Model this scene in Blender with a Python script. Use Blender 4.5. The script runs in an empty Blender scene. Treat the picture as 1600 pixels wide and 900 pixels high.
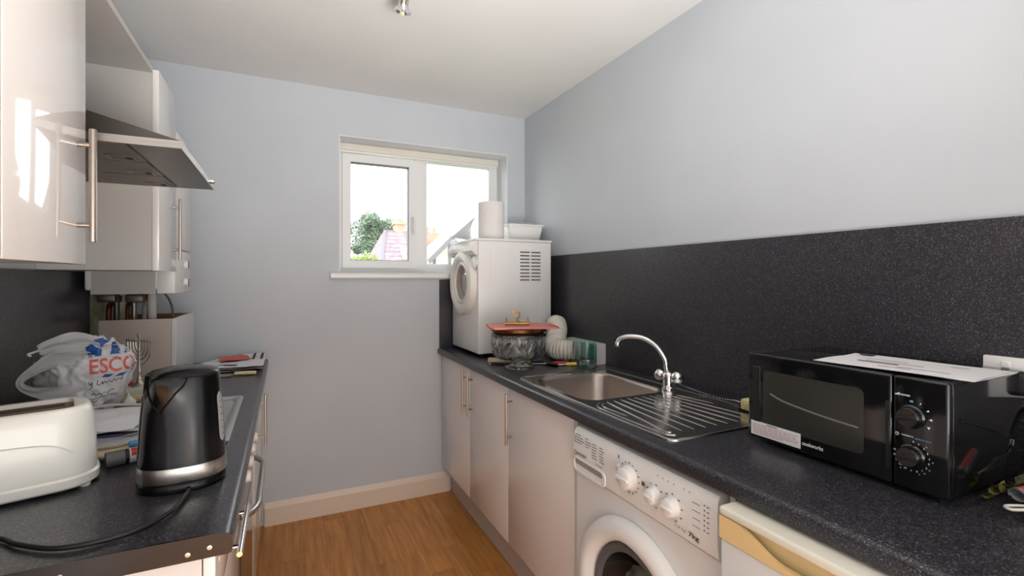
import bpy, bmesh, math, random
from mathutils import Vector, Matrix, noise
from mathutils.bvhtree import BVHTree
random.seed(7)
PI = math.pi
S = bpy.context.scene
COL = S.collection

# ------------------------------------------------------------------ camera, world, light, exposure
cd = bpy.data.cameras.new('camera'); cam = bpy.data.objects.new('camera', cd); COL.objects.link(cam)
cam.location = (0, 0, 1.343)
cam.rotation_euler = (PI / 2, 0, -math.atan2(355, 750))
cd.sensor_width = 36; cd.lens = 750 / 1600 * 36; cd.shift_y = -14 / 1600; cd.clip_start = .02
S.camera = cam

W = bpy.data.worlds.new('overcast_sky'); S.world = W; W.use_nodes = True
bg = W.node_tree.nodes['Background']; bg.inputs[0].default_value = (.96, .98, 1, 1); bg.inputs[1].default_value = 3.5

def area(name, loc, target, sx, sy, power, color=(1, 1, 1)):
    l = bpy.data.lights.new(name, 'AREA'); l.shape = 'RECTANGLE'; l.size = sx; l.size_y = sy; l.energy = power; l.color = color
    o = bpy.data.objects.new(name, l); COL.objects.link(o); o.location = loc
    o.rotation_euler = (Vector(target) - Vector(loc)).to_track_quat('-Z', 'Y').to_euler()
    return o
area('added_wall_fill', (.4, -.25, .8), (.4, -1.3, .55), .6, .6, 82, (1, .99, .985))  # added fill lamp, thrown at the rear wall to brighten the lower room
fl_ = area('bounced_flash', (.45, -.3, 1.0), (.45, 1.1, 2.44), .6, .6, 14, (.965, .985, 1)); fl_.data.spread = math.radians(88)

S.view_settings.view_transform = 'Standard'; S.view_settings.look = 'None'
S.view_settings.gamma = 1; S.view_settings.use_curve_mapping = False
S.view_settings.exposure = 0.4
try:
    S.cycles.use_denoising = True
    S.cycles.max_bounces = 18; S.cycles.transparent_max_bounces = 16; S.cycles.transmission_bounces = 16
    S.cycles.caustics_reflective = False; S.cycles.caustics_refractive = False
    S.cycles.sample_clamp_indirect = 6
except Exception:
    pass

# ------------------------------------------------------------------ materials
def lin(c):
    r = []
    for v in c[:3]:
        v /= 255
        r.append(v / 12.92 if v <= .04045 else ((v + .055) / 1.055) ** 2.4)
    return (*r, 1)

def mat(name, rgb, rough=.5, metal=0, coat=0, trans=0, alpha=1, ior=1.5, spec=.5, sub=0):
    m = bpy.data.materials.new(name); m.use_nodes = True
    p = m.node_tree.nodes['Principled BSDF']
    p.inputs['Base Color'].default_value = lin(rgb); p.inputs['Roughness'].default_value = rough
    p.inputs['Metallic'].default_value = metal; p.inputs['Coat Weight'].default_value = coat
    p.inputs['Transmission Weight'].default_value = trans; p.inputs['Alpha'].default_value = alpha
    p.inputs['IOR'].default_value = ior; p.inputs['Specular IOR Level'].default_value = spec
    if coat: p.inputs['Coat Roughness'].default_value = .04
    m.diffuse_color = lin(rgb)
    return m

def nd(m, t): return m.node_tree.nodes.new(t)
def lk(m, a, b): m.node_tree.links.new(a, b)
def PB(m): return m.node_tree.nodes['Principled BSDF']

def coords(m, scale=(1, 1, 1)):
    t = nd(m, 'ShaderNodeTexCoord'); mp = nd(m, 'ShaderNodeMapping'); mp.inputs['Scale'].default_value = scale
    lk(m, t.outputs['Object'], mp.inputs['Vector']); return mp.outputs[0]

def noise_tex(m, vec, scale, detail=2, rough=.5):
    n = nd(m, 'ShaderNodeTexNoise'); n.inputs['Scale'].default_value = scale; n.inputs['Detail'].default_value = detail
    n.inputs['Roughness'].default_value = rough
    lk(m, vec, n.inputs['Vector']); return n.outputs['Fac']

def ramp(m, fac, stops):
    r = nd(m, 'ShaderNodeValToRGB'); e = r.color_ramp.elements
    while len(e) < len(stops): e.new(.5)
    for k, (p, c) in enumerate(stops): e[k].position = p; e[k].color = lin(c)
    lk(m, fac, r.inputs[0]); return r.outputs[0]

def bump(m, fac, strength=.1, dist=.002):
    b = nd(m, 'ShaderNodeBump'); b.inputs['Strength'].default_value = strength; b.inputs['Distance'].default_value = dist
    lk(m, fac, b.inputs['Height']); lk(m, b.outputs[0], PB(m).inputs['Normal'])

def noisy(name, stops, scale, rough, detail=2, stretch=(1, 1, 1), bumpy=0, **k):
    m = mat(name, stops[0][1], rough, **k); v = coords(m, stretch)
    f = noise_tex(m, v, scale, detail); lk(m, ramp(m, f, stops), PB(m).inputs['Base Color'])
    if bumpy: bump(m, f, bumpy)
    return m

M = {}
M['wall'] = noisy('wall_paint', [(.35, (194, 199, 205)), (.65, (198, 203, 208))], 2.5, .75)
M['ceiling'] = noisy('ceiling_paint', [(.35, (222, 221, 218)), (.65, (226, 225, 222))], 2, .85)
for k in ('wall', 'ceiling'):
    bump(M[k], noise_tex(M[k], coords(M[k]), 160, 3), .12, .002)
M['laminate'] = noisy('speckled_laminate', [(.42, (33, 33, 37)), (.56, (52, 52, 58)), (.66, (92, 92, 99)), (.75, (150, 150, 156))], 330, .28, 3)
M['laminate_panel'] = noisy('speckled_laminate_panel', [(.42, (40, 39, 43)), (.56, (58, 57, 62)), (.66, (90, 89, 95)), (.75, (138, 136, 140))], 300, .3, 3)
M['black_strip'] = mat('black_edging', (18, 17, 18), .22)
M['gloss_white'] = mat('gloss_white_door', (228, 223, 218), .07, coat=.4)
M['gloss_cream'] = mat('gloss_pinkish_white_door', (238, 229, 223), .13, coat=.3)
M['carcass'] = mat('white_melamine', (214, 212, 208), .4)
M['carcass_grey'] = mat('grey_melamine', (186, 182, 176), .4)
M['plinth'] = mat('greyish_plinth', (190, 176, 168), .35)
M['upvc'] = mat('white_upvc', (236, 236, 235), .3)
M['blind'] = mat('cream_fabric', (226, 222, 208), .8)
M['skirting'] = mat('cream_gloss_paint', (226, 208, 190), .35)
M['steel'] = noisy('brushed_steel', [(.3, (176, 172, 166)), (.7, (196, 192, 186))], 8, .3, 2, (1, 60, 60), metal=1)
M['sink_steel'] = mat('sink_steel', (196, 192, 188), .17, 1)
M['basin_steel'] = mat('satin_basin_steel', (176, 166, 158), .36, 1)
M['dark_reflection_steel'] = mat('dark_reflection_steel', (128, 122, 117), .36, 1)  # stainless darkened: the hood's dark reflections are put into the base colour
M['dark_steel'] = mat('dark_steel', (98, 88, 80), .4, .7)
M['handle'] = mat('satin_nickel', (186, 174, 162), .3, 1)
M['chrome'] = mat('chrome', (228, 228, 228), .07, 1)
M['black_plastic'] = mat('gloss_black_plastic', (13, 13, 14), .12, coat=.3)
M['kettle_black'] = mat('dark_kettle_plastic', (12, 12, 13), .18, spec=.22)
M['black_matt'] = mat('black_rubber', (20, 20, 21), .5)
M['appliance'] = mat('white_enamel', (232, 231, 229), .3)
M['appliance_plastic'] = mat('white_plastic', (234, 233, 230), .35)
M['aged_plastic'] = mat('aged_white_plastic', (228, 226, 216), .38)
M['toaster'] = mat('cream_white_plastic', (232, 232, 224), .25, coat=.2)
M['cream'] = mat('cream_top', (232, 229, 214), .35)
M['tan'] = mat('tan_plastic', (224, 197, 142), .45)
M['grey_print'] = mat('grey_print', (70, 70, 72), .6)
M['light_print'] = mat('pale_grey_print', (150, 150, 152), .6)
M['black_print'] = mat('black_print', (35, 35, 36), .6)
M['white_print'] = mat('white_print', (235, 235, 235), .6)
M['blue_print'] = mat('blue_print', (90, 150, 190), .6)
M['bag_blue'] = mat('bag_blue_ink', (28, 78, 150), .4)
M['bag_red'] = mat('bag_red_ink', (212, 96, 84), .45)
M['pink_print'] = mat('pink_print', (196, 140, 138), .7)
M['paper'] = mat('white_paper', (226, 226, 228), .7)
M['paper_grey'] = mat('grey_paper', (196, 194, 192), .7)
M['red_paper'] = mat('red_paper', (206, 92, 78), .6)
M['red_board'] = mat('salmon_red_board', (214, 112, 98), .35)
M['red'] = mat('red_plastic', (178, 36, 42), .35)
M['yellow'] = mat('yellow_plastic', (222, 200, 96), .45)
M['sponge'] = noisy('yellow_sponge', [(.35, (206, 196, 128)), (.65, (230, 222, 160))], 220, .9, bumpy=.5)
M['brass'] = mat('brass', (186, 140, 70), .28, 1)
M['copper'] = mat('brown_copper', (112, 72, 48), .35, .8)
M['silver'] = mat('tarnished_silver', (214, 206, 194), .34, .8)
M['tray_board'] = noisy('cork_board', [(.3, (196, 172, 138)), (.7, (222, 202, 170))], 90, .7)
M['raw_wood'] = noisy('red_brown_board', [(.3, (112, 70, 50)), (.7, (140, 92, 68))], 30, .7, 3, (1, 1, 6))
M['beige_board'] = mat('beige_melamine', (203, 190, 178), .4)
M['hose'] = mat('white_vinyl', (224, 218, 208), .5)
M['teal'] = mat('teal_card', (58, 150, 132), .5)
M['pale_teal'] = mat('pale_green_card', (176, 208, 196), .5)
M['bone'] = mat('ivory_handle', (228, 212, 168), .4)
M['dark'] = mat('dark_void', (16, 15, 15), .8)
M['pipe'] = mat('copper_pipe', (150, 92, 62), .35, .9)
M['white_pipe'] = mat('white_pipe', (214, 206, 198), .45)
M['fur'] = noisy('mouldy_plaster', [(.35, (150, 148, 104)), (.65, (206, 204, 188))], 9, .9)
M['garlic'] = mat('white_ceramic', (222, 214, 204), .3)
M['green_leaf'] = noisy('dry_leaf', [(.4, (54, 56, 26)), (.6, (134, 126, 54))], 60, .5)
M['drum'] = mat('drum_steel', (92, 92, 94), .45, .5)
M['laundry'] = noisy('grey_laundry', [(.35, (84, 84, 86)), (.65, (190, 182, 174))], 14, .9)
M['gasket'] = mat('grey_rubber', (92, 92, 94), .45)
M['toilet'] = noisy('kitchen_paper', [(.4, (226, 223, 219)), (.6, (230, 227, 223))], 90, .9, bumpy=.06)
# planks
m = mat('oak_laminate', (170, 110, 55), .36); M['oak'] = m
oi = nd(m, 'ShaderNodeObjectInfo'); v = coords(m, (26, 2.2, 26))
ad = nd(m, 'ShaderNodeVectorMath'); ad.operation = 'ADD'; sc_ = nd(m, 'ShaderNodeVectorMath'); sc_.operation = 'SCALE'
lk(m, oi.outputs['Random'], sc_.inputs['Scale']); sc_.inputs[0].default_value = (90, 40, 10)
lk(m, v, ad.inputs[0]); lk(m, sc_.outputs[0], ad.inputs[1])
f = noise_tex(m, ad.outputs[0], 1.6, 5, .62)
c1 = ramp(m, f, [(.28, (158, 98, 42)), (.45, (186, 124, 60)), (.6, (200, 138, 72)), (.8, (214, 156, 90))])
hs = nd(m, 'ShaderNodeHueSaturation'); mr = nd(m, 'ShaderNodeMapRange')
mr.inputs[3].default_value = .84; mr.inputs[4].default_value = 1.1
lk(m, oi.outputs['Random'], mr.inputs[0]); lk(m, mr.outputs[0], hs.inputs['Value']); lk(m, c1, hs.inputs['Color'])
lk(m, hs.outputs[0], PB(m).inputs['Base Color'])
# glass
m = bpy.data.materials.new('window_glass'); m.use_nodes = True; M['pane'] = m
nt = m.node_tree; nt.nodes.remove(PB(m)); out = nt.nodes['Material Output']
tr = nd(m, 'ShaderNodeBsdfTransparent'); gl = nd(m, 'ShaderNodeBsdfGlossy'); gl.inputs['Roughness'].default_value = .02
mx = nd(m, 'ShaderNodeMixShader'); fr = nd(m, 'ShaderNodeFresnel'); fr.inputs['IOR'].default_value = 1.3
lk(m, fr.outputs[0], mx.inputs[0]); lk(m, tr.outputs[0], mx.inputs[1]); lk(m, gl.outputs[0], mx.inputs[2]); lk(m, mx.outputs[0], out.inputs[0])
M['crystal'] = mat('cut_crystal', (246, 248, 248), .02, trans=.965, ior=1.48)
M['green_glass'] = mat('clear_tumbler_glass', (232, 246, 240), .02, trans=1, ior=1.45)
M['dark_glass'] = mat('dark_oven_glass', (38, 38, 36), .1, coat=.3)
M['mw_glass'] = mat('grey_meshed_glass', (50, 50, 46), .16)
m = bpy.data.materials.new('tinted_door_glass'); m.use_nodes = True; M['porthole'] = m
nt = m.node_tree; nt.nodes.remove(PB(m)); tr = nd(m, 'ShaderNodeBsdfTransparent'); tr.inputs[0].default_value = (.72, .73, .72, 1); gl = nd(m, 'ShaderNodeBsdfGlossy'); gl.inputs['Roughness'].default_value = .04
mx = nd(m, 'ShaderNodeMixShader'); mx.inputs[0].default_value = .04
lk(m, tr.outputs[0], mx.inputs[1]); lk(m, gl.outputs[0], mx.inputs[2]); lk(m, mx.outputs[0], nt.nodes['Material Output'].inputs[0])
M['clear_plastic'] = mat('clear_film', (232, 234, 236), .2, alpha=.45)
# thin carrier bag plastic
m = bpy.data.materials.new('carrier_bag_film'); m.use_nodes = True; M['bag'] = m
p = PB(m); p.inputs['Base Color'].default_value = lin((236, 236, 237)); p.inputs['Roughness'].default_value = .32
tl = nd(m, 'ShaderNodeBsdfTranslucent'); tl.inputs[0].default_value = lin((222, 222, 224))
mx = nd(m, 'ShaderNodeMixShader'); mx.inputs[0].default_value = .3
lk(m, p.outputs[0], mx.inputs[1]); lk(m, tl.outputs[0], mx.inputs[2]); lk(m, mx.outputs[0], m.node_tree.nodes['Material Output'].inputs[0])
# outside: tree, brick and roof colours paled, haze painted in
M['tree_leaf'] = noisy('tree_leaves', [(.35, (88, 108, 90)), (.65, (130, 150, 122))], 1.3, .7)
M['bush_leaf'] = noisy('yellow_green_leaves', [(.35, (100, 124, 46)), (.65, (150, 164, 72))], 3, .7)
M['bark'] = mat('bark', (92, 82, 70), .9)
M['roof_tile'] = noisy('mauve_roof_tiles', [(.35, (124, 108, 114)), (.65, (146, 130, 135))], 5, .8)
M['roof_pale'] = noisy('pale_roof_tiles', [(.35, (150, 128, 126)), (.65, (172, 152, 150))], 4, .8)
M['render'] = mat('white_render', (222, 216, 196), .9)
M['timber'] = mat('grey_timber', (112, 112, 120), .8)
M['brick'] = noisy('orange_brick', [(.35, (172, 134, 116)), (.65, (190, 152, 134))], 8, .9)
M['grass'] = mat('garden_ground', (110, 128, 80), .95)

# ------------------------------------------------------------------ builders
ROOT = {}
class B:
    def __init__(s): s.bm = bmesh.new()
    def _xf(s, vs, mt):
        if mt is not None: bmesh.ops.transform(s.bm, matrix=mt, verts=vs)
    def box(s, x0, x1, y0, y1, z0, z1, b=0, seg=2, mt=None):
        r = bmesh.ops.create_cube(s.bm, size=1); vs = r['verts']
        bmesh.ops.scale(s.bm, vec=(x1 - x0, y1 - y0, z1 - z0), verts=vs)
        bmesh.ops.translate(s.bm, vec=((x0 + x1) / 2, (y0 + y1) / 2, (z0 + z1) / 2), verts=vs)
        if b:
            es = list({e for v in vs for e in v.link_edges})
            q = bmesh.ops.bevel(s.bm, geom=es, offset=b, segments=seg, affect='EDGES', profile=.5)
            vs = list({v for f in q['faces'] for v in f.verts} | {v for v in vs if v.is_valid})
        s._xf(vs, mt); return s
    def tube(s, pts, r, seg=10, closed=False, cap=True):
        pts = [Vector(p) for p in pts]; n = len(pts); rs = r if isinstance(r, (list, tuple)) else [r] * n
        rings = []; prev = None
        for i, p in enumerate(pts):
            a = pts[(i - 1) % n] if (i or closed) else p; c = pts[(i + 1) % n] if (i < n - 1 or closed) else p
            t = (c - a).normalized()
            if prev is None:
                u = t.orthogonal().normalized()
            else:
                u = (prev - t * prev.dot(t))
                u = u.normalized() if u.length > 1e-6 else t.orthogonal().normalized()
            prev = u; w = t.cross(u)
            rings.append([s.bm.verts.new(p + (u * math.cos(2 * PI * k / seg) + w * math.sin(2 * PI * k / seg)) * rs[i]) for k in range(seg)])
        for i in range(n if closed else n - 1):
            A, C = rings[i], rings[(i + 1) % n]
            for k in range(seg): s.bm.faces.new((A[k], A[(k + 1) % seg], C[(k + 1) % seg], C[k]))
        if cap and not closed:
            s.bm.faces.new(rings[0][::-1]); s.bm.faces.new(rings[-1])
        return s
    def lathe(s, prof, c=(0, 0, 0), seg=32, mt=None, sx=1, sy=1, fn=None):
        rings = []; vs = []
        for (r, z) in prof:
            if r < 1e-6:
                v = s.bm.verts.new((c[0], c[1], c[2] + z)); rings.append([v]); vs.append(v); continue
            ring = []
            for k in range(seg):
                a = 2 * PI * k / seg; rr = r if fn is None else fn(r, z, a)
                v = s.bm.verts.new((c[0] + rr * sx * math.cos(a), c[1] + rr * sy * math.sin(a), c[2] + z)); ring.append(v); vs.append(v)
            rings.append(ring)
        for A, C in zip(rings, rings[1:]):
            if len(A) == 1 and len(C) == 1: continue
            for k in range(seg):
                k2 = (k + 1) % seg
                if len(A) == 1: s.bm.faces.new((A[0], C[k2], C[k]))
                elif len(C) == 1: s.bm.faces.new((A[k], A[k2], C[0]))
                else: s.bm.faces.new((A[k], A[k2], C[k2], C[k]))
        s._xf(vs, mt); return s
    def prism(s, poly, d0, d1, axis='y', mt=None):
        def pt(a, b, d): return {'x': (d, a, b), 'y': (a, d, b), 'z': (a, b, d)}[axis]
        A = [s.bm.verts.new(pt(a, b, d0)) for a, b in poly]; C = [s.bm.verts.new(pt(a, b, d1)) for a, b in poly]
        n = len(poly)
        s.bm.faces.new(A); s.bm.faces.new(C[::-1])
        for k in range(n): s.bm.faces.new((A[k], C[k], C[(k + 1) % n], A[(k + 1) % n]))
        s._xf(A + C, mt); return s
    def loft(s, rings, cap0=True, cap1=True):
        R = [[s.bm.verts.new(p) for p in r] for r in rings]; n = len(R[0])
        for A, C in zip(R, R[1:]):
            for k in range(n): s.bm.faces.new((A[k], A[(k + 1) % n], C[(k + 1) % n], C[k]))
        if cap0: s.bm.faces.new(R[0][::-1])
        if cap1: s.bm.faces.new(R[-1])
        return s
    def grid(s, fn, nu, nv):
        V = [[s.bm.verts.new(fn(i / nu, j / nv)) for j in range(nv + 1)] for i in range(nu + 1)]
        for i in range(nu):
            for j in range(nv): s.bm.faces.new((V[i][j], V[i + 1][j], V[i + 1][j + 1], V[i][j + 1]))
        return s
    def quad(s, *p): s.bm.faces.new([s.bm.verts.new(q) for q in p]); return s
    def frame(s, a0, a1, b0, b1, w, d0, d1, axis='y', w2=None):
        "rectangular mitred frame; outer a0..a1 x b0..b1, member width w (w2: bottom/top width), depth d0..d1"
        h = w2 or w
        def pt(a, b, d): return {'x': (d, a, b), 'y': (a, d, b), 'z': (a, b, d)}[axis]
        o = [(a0, b0), (a1, b0), (a1, b1), (a0, b1)]; i = [(a0 + w, b0 + h), (a1 - w, b0 + h), (a1 - w, b1 - h), (a0 + w, b1 - h)]
        L = [[s.bm.verts.new(pt(a, b, d)) for a, b in q] for q, d in ((o, d0), (i, d0), (i, d1), (o, d1))]
        for A, C in zip(L, L[1:] + L[:1]):
            for k in range(4): s.bm.faces.new((A[k], A[(k + 1) % 4], C[(k + 1) % 4], C[k]))
        return s
    def text(s, txt, o, ux, uy, w=None, h=None, off=.0006, bold=0):
        "flat lettering whose lower left corner is at o, along ux / uy"
        ux, uy = Vector(ux).normalized(), Vector(uy).normalized(); n = ux.cross(uy); o = Vector(o)
        cu = bpy.data.curves.new('t', 'FONT'); cu.body = txt; cu.resolution_u = 3; cu.offset = bold; cu.fill_mode = 'FRONT'
        ob = bpy.data.objects.new('t', cu); COL.objects.link(ob)
        dg = bpy.context.evaluated_depsgraph_get(); me = bpy.data.meshes.new_from_object(ob.evaluated_get(dg))
        xs = [v.co.x for v in me.vertices]; ys = [v.co.y for v in me.vertices]
        bw, bh = max(xs) - min(xs), max(ys) - min(ys)
        kx = w / bw if w else h / bh; ky = h / bh if h else kx
        vs = [s.bm.verts.new(o + ux * ((v.co.x - min(xs)) * kx) + uy * ((v.co.y - min(ys)) * ky) + n * off) for v in me.vertices]
        for p in me.polygons:
            try: s.bm.faces.new([vs[k] for k in p.vertices])
            except ValueError: pass
        bpy.data.objects.remove(ob); bpy.data.curves.remove(cu); bpy.data.meshes.remove(me); return s
    def decal(s, pts, o, ux, uy, off=.0006):
        "flat printed polygon given in (a, b) on the plane o, ux, uy"
        ux, uy = Vector(ux).normalized(), Vector(uy).normalized(); n = ux.cross(uy); o = Vector(o)
        s.bm.faces.new([s.bm.verts.new(o + ux * a + uy * b + n * off) for a, b in pts]); return s
    def dash(s, a, b, w, h, o, ux, uy, off=.0006): return s.decal([(a, b), (a + w, b), (a + w, b + h), (a, b + h)], o, ux, uy, off)
    def build(s, name, m, parent=None, smooth=40, fix=True):
        if fix: bmesh.ops.recalc_face_normals(s.bm, faces=s.bm.faces)
        me = bpy.data.meshes.new(name)
        off = Vector((0, 0, 0))
        if parent is None:
            xs = [v.co for v in s.bm.verts]
            off = Vector(((min(c.x for c in xs) + max(c.x for c in xs)) / 2, (min(c.y for c in xs) + max(c.y for c in xs)) / 2, min(c.z for c in xs)))
        else: off = ROOT[parent]
        if off.length: bmesh.ops.translate(s.bm, vec=-off, verts=s.bm.verts)
        s.bm.to_mesh(me); s.bm.free()
        me.materials.append(m)
        o = bpy.data.objects.new(name, me); COL.objects.link(o)
        if smooth:
            for p in me.polygons: p.use_smooth = True
            try: me.set_sharp_from_angle(angle=math.radians(smooth))
            except Exception: pass
        if parent is None: o.location = off; ROOT[o] = off
        else: o.parent = parent; ROOT[o] = ROOT[parent]
        return o

def thing(name, label, cat, loc=(0, 0, 0), group=None, local=False, rz=0):
    o = bpy.data.objects.new(name, None); COL.objects.link(o); o.location = loc; o.rotation_euler = (0, 0, rz); o.empty_display_size = .05
    o['label'] = label; o['category'] = cat
    if group: o['group'] = group
    ROOT[o] = Vector((0, 0, 0)) if local else Vector(loc)
    return o
def tag(o, label, cat, group=None):
    o['label'] = label; o['category'] = cat
    if group: o['group'] = group
    return o
def struct(o): o['kind'] = 'structure'; return o
def box(name, m, parent, *a, **k): return B().box(*a, **k).build(name, m, parent)
def rrect(a0, a1, b0, b1, r, n=6):
    "rounded rectangle outline, counter-clockwise"
    out = []
    for cx, cy, s0 in ((a1 - r, b1 - r, 0), (a0 + r, b1 - r, 90), (a0 + r, b0 + r, 180), (a1 - r, b0 + r, 270)):
        for k in range(n + 1):
            t = math.radians(s0 + 90 * k / n); out.append((cx + r * math.cos(t), cy + r * math.sin(t)))
    return out
def spline(pts, n=8, closed=False):
    P = [Vector(p) for p in pts]; out = []; N = len(P)
    for i in range(N if closed else N - 1):
        p0, p1, p2, p3 = (P[(i + k) % N] if closed else P[min(max(i + k, 0), N - 1)] for k in (-1, 0, 1, 2))
        for k in range(n):
            t = k / n
            out.append(.5 * ((2 * p1) + (p2 - p0) * t + (2 * p0 - 5 * p1 + 4 * p2 - p3) * t * t + (3 * p1 - p0 - 3 * p2 + p3) * t ** 3))
    if not closed: out.append(P[-1])
    return out
def rot(o, deg, axis='Z', about=(0, 0, 0)):
    a = Vector(about); return Matrix.Translation(a) @ Matrix.Rotation(math.radians(deg), 4, axis) @ Matrix.Translation(-a)

# ------------------------------------------------------------------ room shell
XL, XR, YB, YF, ZC = -.715, 1.487, 2.94, -1.3, 2.44
ZT = .91
WX0, WX1, WZ0, WZ1 = .285, 1.358, 1.38, 2.178
fl = struct(box('floor', M['raw_wood'], None, XL - .12, XR + .12, YF - .12, YB + .3, -.12, -.008))
pw = .104
y_lo = YF
ncol = int(round((1.02 + .12) / pw))
for i in range(ncol + 1):
    x0 = -.12 + i * pw; y = y_lo - random.random() * .5
    while y < YB:
        L = random.choice((.42, .55, .68, .8))
        a, b = max(y, y_lo), min(y + L, YB)
        if b - a > .02:
            p = B().box(x0 + .0004, x0 + pw - .0004, a + .0004, b - .0004, -.008, 0 - random.random() * .0004)
            p.build('plank', M['oak'], fl, 0)
        y += L
# floor strips under the furniture
for a, b in ((XL, -.1205), (x0 + pw + .0005, XR)):
    B().box(a, b, YF, YB, -.008, -.0006).build('plank', M['oak'], fl, 0)
struct(box('ceiling', M['ceiling'], None, XL - .12, XR + .12, YF - .12, YB + .3, ZC, ZC + .12))
struct(box('wall_left', M['wall'], None, XL - .12, XL, YF, YB, 0, ZC))
struct(box('wall_right', M['wall'], None, XR, XR + .12, YF, YB, 0, ZC))
b = B()
for q in ((XL - .12, WX0, 0, ZC), (WX1, XR + .12, 0, ZC), (WX0, WX1, 0, WZ0), (WX0, WX1, WZ1, ZC)):
    b.box(q[0], q[1], YB, YB + .3, q[2], q[3])
struct(b.build('wall_back', M['wall'], None, 0))
b = B()
for q in ((XL - .12, .1, 0, ZC), (.9, XR + .12, 0, ZC), (.1, .9, 2.02, ZC)):
    b.box(q[0], q[1], YF - .12, YF, q[2], q[3])
struct(b.build('wall_front', M['wall'], None, 0))
dr_ = struct(box('added_unseen_door', M['carcass'], None, .103, .897, YF - .05, YF - .01, .003, 2.017))  # unseen closed door, added to block sky light from behind the camera
B().lathe([(.02, 0), (.02, .02), (.026, .04), (.02, .055), (0, .058)], seg=20, mt=Matrix.Translation((.84, YF - .01, 1.0)) @ Matrix.Rotation(-PI / 2, 4, 'X')).build('door_handle', M['handle'], dr_)
b = B().prism([(YB, .0), (YB - .02, .0), (YB - .02, .096), (YB - .014, .104), (YB, .122)], -.1, .95, 'x')
struct(b.build('baseboard_back', M['skirting'], None, 25))

# window: frame, opening sash, fixed light, sill
fy = 3.115
win = thing('window_1', 'white framed two light window over the grey wall looking onto roofs', 'window', ((WX0 + WX1) / 2, fy, WZ0)); win['kind'] = 'structure'
del win['category']
B().frame(WX0, WX1, WZ0, WZ1, .05, fy, fy + .07).box(.775, .835, fy, fy + .07, WZ0 + .05, WZ1 - .05).build('window_frame', M['upvc'], win, 0)
sash = B().frame(.318, .776, WZ0 + .032, WZ1 - .062, .048, fy - .018, fy + .045).build('window_sash', M['upvc'], win, 0)
B().frame(.366, .728, WZ0 + .08, WZ1 - .11, .003, fy - .004, fy + .04).build('glazing_bead', M['gasket'], sash, 0)
box('glass_pane', M['pane'], sash, .368, .726, fy + .018, fy + .024, WZ0 + .082, WZ1 - .112)
b = B().box(.742, .762, fy - .03, fy - .018, 1.66, 1.745, .003).tube([(.752, fy - .028, 1.735), (.752, fy - .05, 1.735), (.752, fy - .054, 1.72), (.752, fy - .05, 1.63)], .007, 8)
b.build('window_handle', M['appliance_plastic'], sash)
B().frame(.832, 1.312, WZ0 + .045, WZ1 - .045, .018, fy - .004, fy + .05).build('glazing_bead', M['upvc'], win, 0)
box('glass_pane', M['pane'], win, .848, 1.296, fy + .018, fy + .024, WZ0 + .062, WZ1 - .062)
b = B().prism([(YB + .19, 1.345), (YB - .028, 1.345), (YB - .036, 1.352), (YB - .036, 1.37), (YB - .028, 1.379), (YB + .19, 1.383)], .285, 1.357, 'x')
b.prism([(YB - .0005, 1.345), (YB - .028, 1.345), (YB - .036, 1.352), (YB - .036, 1.37), (YB - .028, 1.379), (YB - .0005, 1.379)], .236, .286, 'x')
b.prism([(YB - .0005, 1.345), (YB - .028, 1.345), (YB - .036, 1.352), (YB - .036, 1.37), (YB - .028, 1.379), (YB - .0005, 1.379)], 1.356, 1.41, 'x')
b.build('window_sill', M['upvc'], win, 30)
rb = thing('roller_blind', 'cream roller blind rolled up along the top of the window', 'blind', (.82, 3.08, 2.14))
B().box(.295, 1.348, 3.065, 3.11, 2.128, 2.172, .006).build('cassette', M['blind'], rb)
B().box(.3, 1.343, 3.072, 3.08, 2.118, 2.13, .003).build('bottom_bar', M['upvc'], rb)

b = B().box(WX0, WX1, YB - .0005, fy, WZ1 - .004, WZ1 - .0001).box(WX1 - .004, WX1 - .0001, YB - .0005, fy, WZ0, WZ1 - .004).box(WX0 + .0001, WX0 + .004, YB - .0005, fy, WZ0, WZ1 - .004)
struct(b.build('trim_5', mat('white_reveal_paint', (232, 233, 236), .6), None, 0))
# splashbacks
B().box(XR - .012, XR - .0005, -.2, YB, ZT, 1.4835, .001, 1).build('trim_1', M['laminate_panel'], None)['kind'] = 'structure'
B().box(.882, XR - .0125, YB - .012, YB - .0005, ZT, 1.339, .001, 1).build('trim_2', M['laminate_panel'], None)['kind'] = 'structure'
B().box(XL + .0005, XL + .01, .6, 2.462, ZT, 1.372, .001, 1).build('trim_3', M['laminate_panel'], None)['kind'] = 'structure'

# ------------------------------------------------------------------ worktops
def nose(xf, xb, z0, z1, r, sgn):
    "profile in (x, z) with rounded front edge at xf (front towards sgn)"
    pts = [(xb, z0)]
    pts += [(xf - sgn * r * .5 + sgn * r * .5 * math.sin(t), z0 + r * .5 - r * .5 * math.cos(t)) for t in (0, PI / 4, PI / 2)]
    pts += [(xf - sgn * r + sgn * r * math.cos(t), z1 - r + r * math.sin(t)) for t in (0, PI / 8, PI / 4, 3 * PI / 8, PI / 2)]
    pts.append((xb, z1)); return pts
SX0, SX1, SY0, SY1 = .921, 1.402, .965, 1.888     # sink
BX0, BX1, BY0, BY1 = .962, 1.33, 1.415, 1.835     # bowl
b = B().prism(nose(.868, .95, .872, ZT, .014, -1), -.2, YB - .013, 'y')
b.box(.95, XR - .0125, -.2, BY0 - .01, .872, ZT).box(.95, XR - .0125, BY1 + .01, YB - .013, .872, ZT).box(1.345, XR - .0125, BY0 - .01, BY1 + .01, .872, ZT)
wt = tag(b.build('worktop', M['laminate'], None, 35), 'long black speckled laminate worktop along the right wall holding the sink', 'worktop')
lw = thing('worktop', 'black speckled laminate worktop along the left wall under the kettle', 'worktop', (-.4, 1.9, .872))
b = B().prism(nose(-.0815, -.3, .872, ZT, .014, 1), .956, YB - .001, 'y')
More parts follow.
